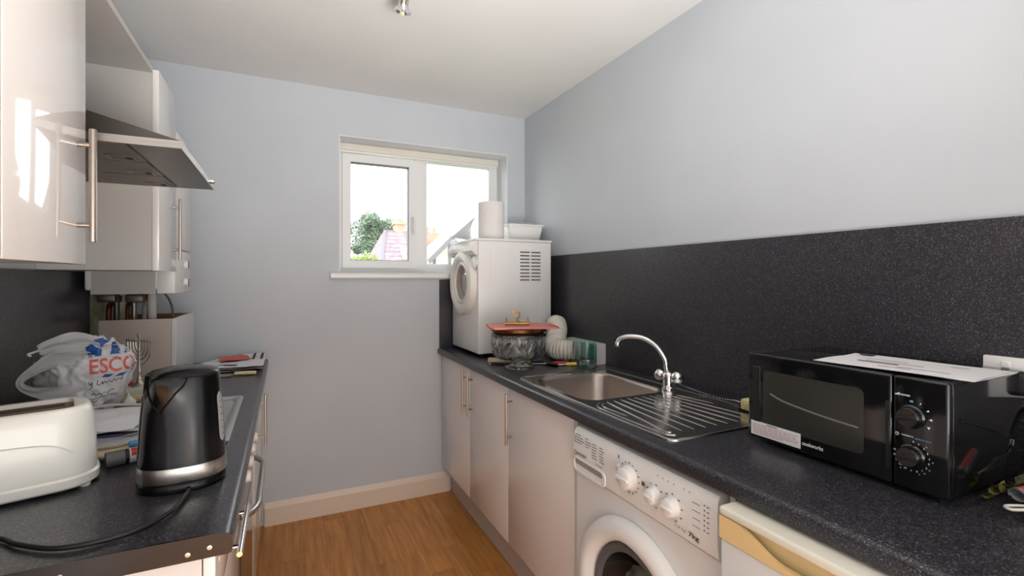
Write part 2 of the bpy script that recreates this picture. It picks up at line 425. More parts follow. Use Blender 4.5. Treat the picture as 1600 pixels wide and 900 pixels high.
b.box(XL + .0105, -.3, .956, YB - .001, .872, ZT).build('slab', M['laminate'], lw, 35)
B().prism(nose(-.0812, XL + .0105, .8718, ZT + .0001, .014, 1), .953, .956, 'y').build('end_strip', M['black_strip'], lw, 35)
for x in (-.115, -.31, -.125):
    z = .889 if x != -.125 else .884
    if x == -.125: x = -.146
    B().lathe([(0, 0), (.0045 if x > -.2 else .005, 0), (.004, .0015), (0, .002)], seg=12, mt=Matrix.Translation((x, .953, z)) @ Matrix.Rotation(PI / 2, 4, 'X')).build('screw', M['steel'] if x != -.165 else M['dark_steel'], lw)

# ------------------------------------------------------------------ bar handles
def bar_handle(p0, p1, out, parent, r=.0055, inset=.035, standoff=.028, m='handle', name='handle'):
    p0, p1, out = Vector(p0), Vector(p1), Vector(out); d = (p1 - p0).normalized()
    b = B().tube([p0, p0 + d * .0008, p1 - d * .0008, p1], [r * .85, r, r, r * .85], 12)
    for q in (p0 + d * inset, p1 - d * inset):
        b.tube([q, q - out * (standoff + .001)], r * .72, 10)
    return b.build(name, M[m], parent)

# ------------------------------------------------------------------ right base units
DX = .896
def base_unit(label, y0, y1, doors, m, xf=DX, xb=XR - .013, sgn=1, group=None, z0=.17, z1=.866):
    t = thing('base_cabinet', label, 'cabinet', ((xf + xb) / 2, (y0 + y1) / 2, 0), group)
    a, c = sorted((xf + sgn * .02, xb))
    b = B().box(a, c, y0 + .001, y0 + .018, .165, .871).box(a, c, y1 - .018, y1 - .001, .165, .871).box(a, c, y0 + .018, y1 - .018, .165, .183).box(c - .01, c, y0 + .018, y1 - .018, .183, .871)
    b.build('carcass', M['carcass'], t, 0)
    for (d0, d1, hy) in doors:
        a, c = sorted((xf, xf + sgn * .0185))
        d = B().box(a, c, d0 + .0015, d1 - .0015, z0, z1, .0016, 2).build('door', M[m], t)
        if hy is not None:
            bar_handle((xf - sgn * .028, hy, .845), (xf - sgn * .028, hy, .62), (-sgn, 0, 0), d)
    return t
u1 = base_unit('white gloss double door base cabinet in the corner under the dryer', 1.936, 2.925, ((2.424, 2.924, 2.462), (1.936, 2.422, 2.385)), 'gloss_cream')
u2 = base_unit('white gloss single door base cabinet under the sink beside the washing machine', 1.38, 1.934, ((1.398, 1.934, 1.893),), 'gloss_cream')
for t, y0, y1 in ((u1, 1.936, 2.94), (u2, 1.38, 1.934)):
    box('plinth', M['plinth'], t, .956, .972, y0, y1 - (.025 if t is u1 else 0), 0, .164)
box('end_panel', M['carcass'], u2, .9, 1.46, 1.381, 1.397, 0, .871)
tag(box('end_panel', M['carcass'], None, .895, 1.46, .742, .757, 0, .8715), 'narrow white panel standing between washing machine and fridge', 'panel')

# ------------------------------------------------------------------ washing machine
wm = thing('washing_machine', 'white front loading washing machine under the right worktop', 'washing machine', (1.15, 1.06, 0))
y0, y1 = .764, 1.36
prof = [(1.44, .02), (.893, .02), (.885, .03), (.885, .705), (.905, .7045), (.905, .7), (1.44, .7)]
dc = (1.062, .405); NQ = 48; sq = []
corners = [(y0, .024), (y1, .024), (y1, .706), (y0, .706)]
for k in range(NQ):
    t = 2 * PI * k / NQ; c, q = math.cos(t), math.sin(t)
    f_ = min(((y1 if c > 0 else y0) - dc[0]) / c if abs(c) > 1e-6 else 9, ((.706 if q > 0 else .024) - dc[1]) / q if abs(q) > 1e-6 else 9)
    sq.append([dc[0] + c * f_, dc[1] + q * f_])
for cy, cz in corners:
    k = min(range(NQ), key=lambda k: (sq[k][0] - cy) ** 2 + (sq[k][1] - cz) ** 2); sq[k] = [cy, cz]
ci = lambda r, x: [(x, dc[0] + r * math.cos(2 * PI * k / NQ), dc[1] + r * math.sin(2 * PI * k / NQ)) for k in range(NQ)]
B().loft([[(1.44, y, z) for y, z in sq], [(.884, y, z) for y, z in sq], ci(.192, .884), ci(.185, .905)], True, False).build('body', M['appliance'], wm, 30)
# fascia bulging forward
rings = []
for (x, z, iy) in ((.888, .709, .0), (.878, .712, .003), (.872, .72, .004), (.868, .76, .004), (.868, .815, .004), (.872, .842, .006), (.882, .855, .01), (.9, .861, .014)):
    rings.append([(x, y0 + iy, z), (x, y1 - iy, z), (1.44, y1 - iy * .3, z), (1.44, y0 + iy * .3, z)])
fas = B().loft(rings).build('fascia', M['appliance_plastic'], wm, 30)
FX = .8678
O = (FX, y1, .7); UX, UY = (0, -1, 0), (0, 0, 1)
# detergent drawer grip
b = B(); r0 = rrect(1.19, 1.345, .722, .756, .013); rr = lambda q, x: [(x, a, c) for a, c in q]
b.loft([rr(rrect(1.176, 1.352, .716, .76, .017), FX - .0005), rr(rrect(1.178, 1.35, .717, .759, .016), FX - .004), rr(r0, FX - .0035), rr(r0, FX - .0008)], cap0=False)
b.build('drawer_grip', M['appliance_plastic'], fas, 30)
B().decal([(y1 - a, c - .7) for a, c in rrect(1.192, 1.343, .738, .755, .008)], O, UX, UY, .0012).build('grip_painted_shadow', M['light_print'], fas, 0)  # flat grey decal, paints the shadow inside the grip hollow
def knob(x, y, z, r, d, parent, m, name='knob'):
    mt = Matrix.Translation((x, y, z)) @ Matrix.Rotation(-PI / 2, 4, 'Y')
    b = B().lathe([(r * 1.12, 0), (r * 1.1, d * .15), (r, d * .25), (r * .93, d * .9), (r * .8, d), (0, d * 1.02)], seg=28, mt=mt)
    b.box(-r * .16, r * .16, -r * .86, r * .86, d * .9, d * 1.18, .002, 1, mt=mt)
    return b.build(name, M[m], parent)
knob(FX, 1.07, .79, .031, .026, fas, 'appliance_plastic')
knob(FX, .968, .781, .021, .022, fas, 'appliance_plastic')
knob(FX, .905, .779, .023, .022, fas, 'appliance_plastic')
mt = Matrix.Translation((FX, 1.116, .8)) @ Matrix.Rotation(-PI / 2, 4, 'Y')
B().lathe([(.0115, 0), (.0115, .003), (.009, .005), (0, .005)], seg=18, mt=mt).build('button', M['appliance_plastic'], fas)
b = B()
b.text('INDESIT', (FX, 1.333, .768), UX, UY, .054, .0095, bold=.01)
b.build('lettering', M['black_print'], fas, 0)
b = B()
for r in (.0085,): b.loft([[(FX - .0007, 1.342 + r * math.cos(t) * 1, .773 + r * math.sin(t)) for t in [2 * PI * k / 20 for k in range(20)]], [(FX - .0007, 1.342 + .0066 * math.cos(t), .773 + .0066 * math.sin(t)) for t in [2 * PI * k / 20 for k in range(20)]]], False, False)
b.dash(y1 - 1.342 - .0008, .069, .0017, .008, O, UX, UY, .0008)
b.build('emblem', M['black_print'], fas, 0, fix=False)
b = B()
for row in range(6):      # programme table
    yy = 1.342
    for col, wdt in enumerate((.05, .03, .034, .026)):
        n = .6 + .4 * random.random()
        if row > 3 and col < 2: yy -= wdt + .006; continue
        b.dash(y1 - yy, .133 - row * .0085 - (.006 if col > 1 else 0), wdt * n, .0021, O, UX, UY); yy -= wdt + .006
for k in range(3): b.dash(y1 - 1.3475, .1235 - k * .0085, .004, .005, O, UX, UY)
b.text('Innex', (FX, 1.228, .768), UX, UY, .034, .006)
b.text('1-9 kg', (FX, .895, .735), UX, UY, .034, .006)
for (cy, cz, r, n, a0) in ((1.07, .79, .041, 16, 0), (.968, .781, .03, 9, 20), (.905, .779, .032, 9, 10)):
    for k in range(n):
        t = math.radians(a0 + 360 * k / n); dy, dz = math.cos(t) * r, math.sin(t) * r
        b.dash(y1 - (cy + dy) - .002, cz + dz - .7 - .0015, .0035 + random.random() * .004, .003, O, UX, UY)
for k in range(4): b.dash(y1 - (.958 - k * .019), .136 - k * .0005, .003, .003, O, UX, UY)
for k in range(2): b.dash(y1 - (.868 - k * .018), .136, .003, .003, O, UX, UY)
for k in range(6): b.dash(y1 - .806, .123 - k * .0115, .0035, .0035, O, UX, UY); b.dash(y1 - .797, .123 - k * .0115, .007, .0022, O, UX, UY)
for k in range(4): b.dash(y1 - .84, .118 - k * .018, .024, .0012, O, UX, UY)
b.dash(y1 - 1.118, .128, .004, .01, O, UX, UY)
b.build('print', M['grey_print'], fas, 0)
B().text('7kg', (FX, .852, .7295), UX, UY, .032, .014, bold=.015).build('lettering', M['black_print'], fas, 0)
b = B().text('88', (FX - .0001, 1.018, .789), UX, UY, .013, .012, bold=.03); b.build('display', M['black_print'], fas, 0)
# door
mt = Matrix.Translation((.884, 1.062, .405)) @ Matrix.Rotation(-PI / 2, 4, 'Y')
door = B().lathe([(.255, 0), (.258, .006), (.253, .022), (.24, .032), (.222, .036), (.205, .032), (.194, .018), (.188, .004), (.186, -.004)], seg=56, mt=mt).build('door', M['appliance_plastic'], wm)
B().lathe([(.188, -.001), (.18, .012), (.165, .012), (.158, .0)], seg=48, mt=mt).build('gasket', M['gasket'], door)
B().loft([ci(.166, .874), ci(.16, .885), ci(.14, .925), ci(.1, .945), ci(.04, .952)], False, True).build('porthole_glass', M['porthole'], door)
B().loft([ci(.186, .9), ci(.22, .93), ci(.225, 1.2), ci(.05, 1.22)], False, True).build('drum', M['drum'], wm)
b = B()
for k in range(22):
    y, z = 1.062 + random.uniform(-.13, .13), random.uniform(.27, .44); x = random.uniform(.985, 1.06)
    b.lathe([(0, -.04), (.035, -.03), (.05, 0), (.036, .02), (0, .028)], seg=14, mt=Matrix.Translation((x, y, z)) @ Matrix.Rotation(random.uniform(0, 3), 4, 'X') @ Matrix.Rotation(random.uniform(0, 3), 4, 'Y'), fn=lambda r, z, a: r * (1 + .25 * math.sin(3 * a + z * 60)))
b.build('laundry', M['laundry'], wm)['kind'] = 'stuff'

# ------------------------------------------------------------------ fridge
fr_ = thing('fridge', 'white under counter fridge with tan handle strip under the right worktop', 'fridge', (1.15, .45, 0))
B().box(.86, 1.42, .176, .728, .02, .842, .004).build('body', M['appliance'], fr_)
B().box(.829, 1.42, .172, .731, .8465, .8655, .006, 3).build('top', M['cream'], fr_)
B().box(.832, .859, .176, .729, .04, .797, .006).build('door', M['appliance'], fr_)
top = []; N = 60
for k in range(N + 1):
    y = .729 - .553 * k / N; t = k / N; d = 0
    if .05 < t < .95:
        u = (t - .05) / .9; d = .036 * (.5 - .5 * math.cos(min(1, min(u, 1 - u) / .24) * PI))
    top.append((y, .846 - d))
B().prism([(.176, .799), (.729, .799)] + top, .829, .840, 'x').build('handle_strip', M['tan'], fr_, 30)
B().box(.852, .8595, .178, .727, .799, .845).build('grip_recess', M['tan'], fr_)

# ------------------------------------------------------------------ sink and tap
sk = thing('sink', 'stainless steel sink with a ribbed drainer set in the right worktop', 'sink', (1.16, 1.42, ZT))
def rg(q, z): return [(a, c, z) for a, c in q]
rings = [rg(rrect(SX0, SX1, SY0, SY1, .03), ZT + .0005), rg(rrect(SX0 + .001, SX1 - .001, SY0 + .001, SY1 - .001, .03), ZT + .0045),
         rg(rrect(SX0 + .004, SX1 - .004, SY0 + .004, SY1 - .004, .029), ZT + .006), rg(rrect(SX0 + .009, SX1 - .009, SY0 + .009, SY1 - .009, .026), ZT + .0055),
         rg(rrect(SX0 + .014, SX1 - .014, SY0 + .014, SY1 - .014, .024), ZT + .003),
         rg(rrect(BX0 - .006, BX1 + .006, BY0 - .006, BY1 + .006, .07), ZT + .003)]
bowl_ = [rings[-1], rg(rrect(BX0, BX1, BY0, BY1, .066), ZT + .001),
         rg(rrect(BX0 + .006, BX1 - .006, BY0 + .006, BY1 - .006, .062), ZT - .012), rg(rrect(BX0 + .014, BX1 - .014, BY0 + .014, BY1 - .014, .06), ZT - .11),
         rg(rrect(BX0 + .03, BX1 - .03, BY0 + .03, BY1 - .03, .055), ZT - .142), rg(rrect(BX0 + .06, BX1 - .06, BY0 + .06, BY1 - .06, .04), ZT - .15)]
B().loft(rings, False, False).build('deck', M['sink_steel'], sk, 16)
B().loft(bowl_, False, True).build('basin', M['basin_steel'], sk, 50)
ribs = [[(1.28, 1.372), (1.3242, 1.0382)], [(1.2445, 1.3787), (1.2831, 1.0168)], [(1.2135, 1.381), (1.2369, 1.0161)], [(1.1816, 1.384), (1.1914, 1.0167)], [(1.1483, 1.3843), (1.1493, 1.0175)],
        [(1.1159, 1.3844), (1.1031, 1.0173)], [(1.0837, 1.3831), (1.0597, 1.0186)], [(1.0515, 1.3804), (1.0168, 1.0232)], [(1.3124, 1.3465), (1.343, 1.2045)],
        [(.988, 1.3725), (.9676, 1.359), (.9485, 1.317), (.9469, 1.16), (.9525, 1.035), (.96, 1.012), (.974, 1.001)],
        [(1.001, 1.3664), (.98, 1.348), (.968, 1.308), (.972, 1.205)], [(1.0177, 1.3741), (.985, 1.13), (.9688, 1.04), (.982, 1.0246)]]
for q in ribs:
    pts = spline([(x, y, ZT + .0028) for x, y in q], 5)
    n = len(pts); B().tube(pts, [.0012] + [.0026] * (n - 2) + [.0012], 8).build('drainer_rib', M['sink_steel'], sk)
B().lathe([(.0, 0), (.034, 0), (.04, .002), (.042, 0)], c=(1.146, 1.62, ZT - .1497), seg=24).build('drain', M['chrome'], sk)
tp = thing('tap', 'chrome mixer tap with a tall curved spout behind the sink', 'tap', (1.348, 1.425, ZT + .003))
B().lathe([(.028, 0), (.028, .006), (.024, .012), (.022, .03), (.021, .05), (.019, .062), (.014, .068), (0, .07)], c=(1.348, 1.425, ZT + .0034), seg=28).build('body', M['chrome'], tp)
a = math.radians(130); D = Vector((math.cos(a), math.sin(a), 0))
sp = [Vector((1.348, 1.425, z)) + D * k * .965 for k, z in ((.004, .965), (.008, 1.0), (.014, 1.03), (.047, 1.078), (.098, 1.108), (.154, 1.113), (.19, 1.104), (.203, 1.09), (.206, 1.078))]
sp = spline(sp, 8); n = len(sp)
B().tube(sp, [.0115 - .003 * (i / n) for i in range(n)], 14).build('spout', M['chrome'], tp)
q = sp[-1]; B().lathe([(.0095, -.008), (.0105, -.006), (.0105, .008), (.009, .01)], c=q, seg=16).build('aerator', M['chrome'], tp)
for sg in (1, -1):
    dirv = Vector((.35 * sg, -.93 * sg, .28)).normalized() if sg == 1 else Vector((-.25, .9, .3)).normalized()
    mt = Matrix.Translation(Vector((1.348, 1.425, ZT + .045)) + dirv * .012) @ dirv.to_track_quat('Z', 'Y').to_matrix().to_4x4()
    B().lathe([(.013, 0), (.013, .01), (.021, .014), (.025, .024), (.023, .036), (.014, .046), (0, .049)], seg=20, mt=mt, fn=lambda r, z, a: r * (1 + (.05 * math.cos(6 * a) if z > .012 else 0))).build('tap_knob', M['chrome'], tp)
# plug on its chain
pc = thing('sink_plug', 'black sink plug on a bead chain behind the tap', 'plug', (1.40, 1.12, ZT + .006))
ch = spline([(1.372, 1.40, ZT + .03), (1.395, 1.33, ZT + .014), (1.415, 1.24, ZT + .004), (1.412, 1.17, ZT + .012), (1.395, 1.13, ZT + .012)], 7)
b = B()
for q in ch: b.lathe([(0, -.0022), (.0022, 0), (0, .0022)], c=q, seg=6)
b.tube(ch, .0007, 5).build('chain', M['chrome'], pc)
B().lathe([(0, 0), (.017, 0), (.021, .004), (.022, .012), (.017, .016), (.006, .017), (.005, .022), (0, .022)], c=(1.388, 1.115, ZT + .0032), seg=20).build('stopper', M['black_matt'], pc)

# ------------------------------------------------------------------ microwave
mw = thing('microwave', 'black compact microwave oven on the right worktop', 'microwave', (1.3, .68, ZT))
Y0, Y1, Z0, Z1 = .467, .897, .922, 1.143
B().box(1.15, 1.464, Y0, Y1, Z0, Z1, .007, 3).build('housing', M['black_plastic'], mw)
B().tube(spline([(1.175, Y0, 1.07), (1.286, Y0, 1.04), (1.39, Y0, 1.01), (1.40, Y0, .995), (1.385, Y0, .982), (1.327, Y0, .966), (1.24, Y0, .955)], 5), .0028, 8).build('side_pressing', M['black_plastic'], mw)
door = B().box(1.131, 1.1505, .5595, Y1 + .002, Z0, Z1 + .003, .005, 3).build('door', M['black_plastic'], mw)
ctl = B().box(1.131, 1.1505, Y0 - .002, .5575, Z0, Z1 + .003, .005, 3).build('control_panel', M['black_plastic'], mw)
b = B().loft([[(1.1305, y, z) for y, z in rrect(.612, .853, .962, 1.105, .012)], [(1.1302, y, z) for y, z in rrect(.617, .848, .967, 1.10, .01)]]); b.build('window', M['mw_glass'], door)
B().tube(spline([(1.1303, .835, 1.048), (1.1303, .80, 1.036), (1.1303, .73, 1.026), (1.1303, .66, 1.02), (1.1303, .622, 1.018)], 5), [.001] + [.003] * 19 + [.001], 6).build('turntable_rim', mat('pale_turntable', (92, 92, 88), .4), door)
B().box(1.1295, 1.132, .862, .884, .966, 1.112, .001, 1).build('hinge_strip', M['black_matt'], door)
B().box(1.1295, 1.132, .563, .571, .95, 1.09, .001, 1).build('grip', M['black_matt'], door)
FX = 1.1305
B().decal([(0, 0), (.1365, 0), (.1365, .0365), (0, .0365)], (FX, .8885, .931), UX, UY, .0008).build('warning_sticker', M['paper'], door, 0)
b = B()
for k in range(6):
    yy = .006
    while yy < .122 - (k == 5) * .03:
        w = .006 + random.random() * .012; b.dash(yy, .027 - k * .0043, min(w, .13 - yy), .0016, (FX, .8885, .931), UX, UY, .0013); yy += w + .0025
b.build('sticker_print', M['pink_print'], door, 0)
B().dash(.045, .0318, .03, .002, (FX, .8885, .931), UX, UY, .0013).build('sticker_print', M['grey_print'], door, 0)
B().text('cookworks', (FX, .7485, .9425), UX, UY, .05, .0095, .0008, bold=.02).build('lettering', M['white_print'], door, 0)
for cz in (1.0685, .990):
    mt = Matrix.Translation((FX, .5245, cz)) @ Matrix.Rotation(-PI / 2, 4, 'Y')
    kb = B().lathe([(.0235, 0), (.0235, .003), (.0205, .006), (.0195, .018), (.018, .02), (0, .0195)], seg=30, mt=mt).build('knob', M['black_plastic'], ctl)
    B().box(-.0045, .0045, -.018, .018, .019, .0235, .002, 2, mt=mt @ Matrix.Rotation(.3, 4, 'Z')).build('pointer', M['black_matt'], kb)
b = B(); b.text('POWER', (FX, .5435, 1.1075), UX, UY, .017, .0034, .0008, bold=.02)
for k in range(4): b.dash(k * .0022, 0, .0014, .002 + k * .0011, (FX, .553, 1.1075), UX, UY, .0008)
b.text('TIME(MIN)', (FX, .5425, 1.0265), UX, UY, .021, .0034, .0008, bold=.02)
def circle_ring(b, o, r, w, n=20):
    for k in range(n):
        t0, t1 = 2 * PI * k / n, 2 * PI * (k + 1) / n
        b.decal([((r - w) * math.cos(t0), (r - w) * math.sin(t0)), (r * math.cos(t0), r * math.sin(t0)), (r * math.cos(t1), r * math.sin(t1)), ((r - w) * math.cos(t1), (r - w) * math.sin(t1))], o, UX, UY, .0008)
circle_ring(b, (FX, .5495, 1.0285), .0034, .0007)
b.dash(-.0003, 0, .0006, .0022, (FX, .5495, 1.0285), UX, UY, .0008); b.dash(0, -.0003, .0018, .0006, (FX, .5495, 1.0285), UX, UY, .0008)
for t, w in ((62, .0022), (32, .004), (2, .005), (-28, .006)):
    t = math.radians(t); c = (.031 * math.cos(t), .031 * math.sin(t)); n_ = Vector((math.cos(t), math.sin(t))); pp = Vector((-n_.y, n_.x))
    P_ = [(c[0] - n_.x * .0022, c[1] - n_.y * .0022), (c[0] + n_.x * .003 + pp.x * w / 2 * -1, c[1] + n_.y * .003 - pp.y * w / 2), (c[0] + n_.x * .003 + pp.x * w / 2, c[1] + n_.y * .003 + pp.y * w / 2)]
    b.decal(P_, (FX, .5245, 1.0685), UX, UY, .0008)
for k, s_ in enumerate(('0', '1', '2', '3', '4', '5', '6', '7', '8', '9', '10', '15', '20', '25', '30')):
    t = math.radians(84 - k * 19.5); w = .0022 if len(s_) == 1 else .0044
    b.text(s_, (FX, .5245 - (.0295 * math.cos(t) - w / 2), .990 + .0295 * math.sin(t) - .0016), UX, UY, w if s_ != '1' else .001, .0034, .0008, bold=.02)
b.build('print', M['white_print'], ctl, 0)
b = B().text('DEFROST(KG)', (FX, .519, 1.0245), UX, UY, .027, .0034, .0008, bold=.02)
b.dash(-.003, .0285, .006, .004, (FX, .5245, 1.0685), UX, UY, .0008)
for k in (2, 4.5, 6, 7, 7.8, 10.6): 
    t = math.radians(84 - k * 19.5); b.dash(.035 * math.cos(t) - .001, .035 * math.sin(t) - .001, .0025, .0025, (FX, .5245, .990), UX, UY, .0008)
b.build('print', M['blue_print'], ctl, 0)
for x in (1.18, 1.43):
    for y in (.5, .86): B().lathe([(0, 0), (.014, 0), (.016, .005), (.014, .013), (0, .013)], c=(x, y, ZT), seg=14).build('foot', M['black_matt'], mw)
cb = tag(B().tube(spline([(1.452, .476, 1.086), (1.46, .462, 1.05), (1.466, .452, .99), (1.462, .452, .935), (1.455, .45, .9145)], 8), .0035, 10).build('power_cord', M['black_matt'], None), 'black power cord dropping from the plug behind the microwave', 'cord')
pp = thing('paper_stack', 'white printed letters lying flat on top of the microwave', 'papers', (1.19, .59, Z1))
mt = rot(None, 3, 'Z', (1.19, .59, 0))
def sheet(b, x0, x1, y0, y1, z, mt, warp=.002, n=8, th=.0007, seed=0):
    def f(u, v): return Vector((x0 + (x1 - x0) * u, y0 + (y1 - y0) * v, z + warp * (noise.noise(Vector((u * 2 + seed, v * 2, seed * 3.1))) + .5)))
    V = []
    for dz in (0, th):
        V.append([[b.bm.verts.new(mt @ (f(i / n, j / n) + Vector((0, 0, dz)))) for j in range(n + 1)] for i in range(n + 1)])
    for i in range(n):
        for j in range(n):
            b.bm.faces.new((V[1][i][j], V[1][i + 1][j], V[1][i + 1][j + 1], V[1][i][j + 1])); b.bm.faces.new((V[0][i][j], V[0][i][j + 1], V[0][i + 1][j + 1], V[0][i + 1][j]))
    for k in range(n):
        for (a0, a1) in (((k, 0), (k + 1, 0)), ((k + 1, n), (k, n)), ((0, k + 1), (0, k)), ((n, k), (n, k + 1))):
            b.bm.faces.new((V[0][a0[0]][a0[1]], V[0][a1[0]][a1[1]], V[1][a1[0]][a1[1]], V[1][a0[0]][a0[1]]))
    return b
for k, (x0, x1, ya, yb, a) in enumerate(((1.185, 1.385, .45, .735, 2), (1.165, 1.365, .452, .74, 5))):
    o = sheet(B(), x0 - .01, x1 - .01, ya, yb, Z1 + .0035 + k * .002, rot(None, a, 'Z', (1.26, .6, 0)), .0022, seed=k + 1).build('sheet', M['paper'], pp)
b = B()
mt = rot(None, 5, 'Z', (1.26, .6, 0))
for (x, y, w, h) in ((1.33, .69, .022, .03), (1.23, .60, .006, .08), (1.25, .56, .002, .11), (1.2, .5, .003, .09), (1.3, .5, .002, .03), (1.28, .6, .0015, .09), (1.185, .56, .0015, .06)):
    b.box(x, x + w, y, y + h, Z1 + .0088, Z1 + .0092, mt=mt)
b.build('print', M['grey_print'], pp, 0)

# wall socket with plug
ws = thing('wall_socket', 'white double wall socket on the black splashback behind the microwave', 'socket', (XR - .02, .465, 1.08))
fp = B().box(1.463, XR - .0125, .393, .54, 1.082, 1.168, .004, 2).build('faceplate', M['appliance_plastic'], ws)
for y in (.435, .5): B().box(1.4605, 1.464, y - .008, y + .008, 1.143, 1.158, .0015, 1).build('switch', M['appliance_plastic'], fp)
tag(B().box(1.428, 1.4625, .45, .502, 1.09, 1.142, .012, 3).build('plug', M['black_matt'], None), 'black mains plug pushed into the white double socket', 'plug')

# bottom right bits beside the microwave
sprig = thing('dried_sprig', 'dark green and gold leafy sprig lying against the microwave side', 'plant', (1.32, .45, ZT))
B().tube(spline([(1.24, .452, ZT + .006), (1.32, .447, ZT + .012), (1.42, .44, ZT + .022)], 6), .003, 6).build('stem', M['green_leaf'], sprig)
for k in range(24):
    t = k / 23; c = Vector((1.235 + .2 * t, .452 - .012 * t, ZT + .007 + .016 * t))
    ang = random.uniform(PI, 2 * PI); L = random.uniform(.02, .038); d = Vector((math.cos(ang), math.sin(ang) * .12, .05 + .5 * random.random())).normalized(); w = Vector((0, -.35, 1)).normalized().cross(d).normalized() * L * .24
    B().loft([[c, c + d * .001, c + d * .002], [c + d * L * .4 + w, c + d * L * .45 + Vector((0, -.002, .002)), c + d * L * .4 - w], [c + d * L - w * .05, c + d * L, c + d * L + w * .05]], True, True).build('leaf', M['green_leaf'], sprig)
env = thing('rolled_leaflet', 'white and red rolled leaflet beside the microwave side', 'leaflet', (1.33, .40, ZT))
e0, e1_ = Vector((1.265, .415, ZT + .02)), Vector((1.41, .375, ZT + .03)); ed = (e1_ - e0).normalized(); eu = Vector((0, 0, 1)); ew = ed.cross(eu).normalized()
def spiral(k): 
    t = k * .45; r = .011 + .0006 * t; return ew * r * math.cos(t) + eu * r * .8 * math.sin(t)
b = B().grid(lambda u, v: e0.lerp(e1_, u) + spiral(v * 22), 2, 44); bmesh.ops.solidify(b.bm, geom=b.bm.faces[:], thickness=.0004); b.build('page', M['paper'], env, 60)
B().grid(lambda u, v: e0.lerp(e1_, .03 + u * .94) + spiral(15.5 + v * 3) * 1.04, 2, 6).build('stripe', M['red_paper'], env)
pot = thing('small_dish', 'small white dish with a loop tab at the right end of the worktop', 'dish', (1.24, .34, ZT))
B().lathe([(0, 0), (.028, 0), (.04, .01), (.047, .03), (.049, .032), (.046, .032), (.038, .012), (.026, .004), (0, .004)], c=(1.238, .342, ZT), seg=32).build('bowl', M['garlic'], pot)
B().tube(spline([(1.204, .372, ZT + .024), (1.187, .388, ZT + .02), (1.179, .398, ZT + .019), (1.188, .405, ZT + .02), (1.214, .381, ZT + .024)], 6), .0028, 8).build('loop', M['garlic'], pot)

# sponge
tag(B().box(1.348, 1.405, 1.055, 1.102, ZT + .0065, ZT + .042, .006, 2).build('sponge', M['sponge'], None), 'yellow sponge on the sink rim against the microwave', 'sponge')

# ------------------------------------------------------------------ tumble dryer
dr = thing('tumble_dryer', 'compact white vented tumble dryer in the corner on the right worktop', 'tumble dryer', (1.18, 2.67, ZT))
DXF, DXB, DY0, DY1, DZ0, DZ1 = .958, 1.416, 2.455, 2.9, .93, 1.555
B().box(DXF, DXB, DY0, DY1, DZ0, DZ1, .005, 2).build('cabinet', M['appliance'], dr)
B().box(DXF - .016, DXB + .006, DY0 - .006, DY1 + .004, DZ1, DZ1 + .014, .004, 2).build('lid', M['appliance_plastic'], dr)
for x in (1.0, 1.375):
    for y in (2.5, 2.86): B().lathe([(0, 0), (.016, 0), (.016, .022), (0, .022)], c=(x, y, ZT), seg=12).build('foot', M['black_matt'], dr)
b = B().prism([(DXF, 1.555), (DXF, 1.475), (DXF - .012, 1.478), (DXF - .034, 1.50), (DXF - .034, 1.52), (DXF - .014, 1.555)], DY0 + .012, DY1, 'y'); b.build('control_fascia', M['aged_plastic'], dr, 25)
B().box(DXF - .004, DXF + .002, DY0 + .02, DY0 + .034, 1.49, 1.54, .002, 1).build('fascia_slot', M['grey_print'], dr)
mt = Matrix.Translation((DXF, 2.66, 1.322)) @ Matrix.Rotation(-PI / 2, 4, 'Y')
dd = B().lathe([(.183, 0), (.184, .012), (.178, .034), (.166, .042), (.148, .044), (.132, .038), (.124, .026), (.122, .012)], seg=56, mt=mt).build('door', M['aged_plastic'], dr)
B().lathe([(.123, .03), (.112, .034), (.104, .03), (.102, .016)], seg=44, mt=mt).build('inner_ring', M['appliance_plastic'], dd)
B().lathe([(.124, .02), (.1, .022), (.085, .0), (.05, .006), (0, .012)], seg=44, mt=mt).build('porthole_glass', mat('pale_grey_glass', (166, 158, 148), .12, coat=.4), dd)
B().tube([mt @ Vector((.05 * math.cos(t), -.088 - .02 * math.sin(t), .03)) for t in [PI * k / 10 for k in range(11)]], .006, 8).build('door_grip', M['chrome'], dd)
mt = Matrix.Translation((DXF, 2.497, 1.428)) @ Matrix.Rotation(-PI / 2, 4, 'Y')
B().lathe([(.042, 0), (.042, .008), (.036, .014), (.03, .014), (.028, .02), (0, .021)], seg=30, mt=mt).build('dial', M['appliance_plastic'], dr)
B().lathe([(.0425, .004), (.0445, .005), (.0425, .0085)], seg=30, mt=mt).build('dial_ring', M['chrome'], dr)
# side pressing and vents
B().frame(1.03, 1.148, .99, 1.518, .0025, DY0 - .0012, DY0 + .001).build('side_pressing', M['appliance'], dr, 0)
B().box(1.20, 1.2025, DY0 - .0012, DY0 + .001, .99, 1.30).box(1.345, 1.3475, DY0 - .0012, DY0 + .001, .99, 1.30).build('side_pressing', M['appliance'], dr, 0)
for c0 in (1.214, 1.285):
    for k in range(9):
        z = 1.334 + k * .0198
        B().box(c0, c0 + .06, DY0 - .0006, DY0 + .001, z, z + .007).build('vent_slot', M['gasket'], dr, 0)
        B().box(c0 - .002, c0 + .062, DY0 - .005, DY0 + .001, z + .007, z + .0105, .001, 1).build('louvre', M['appliance'], dr)
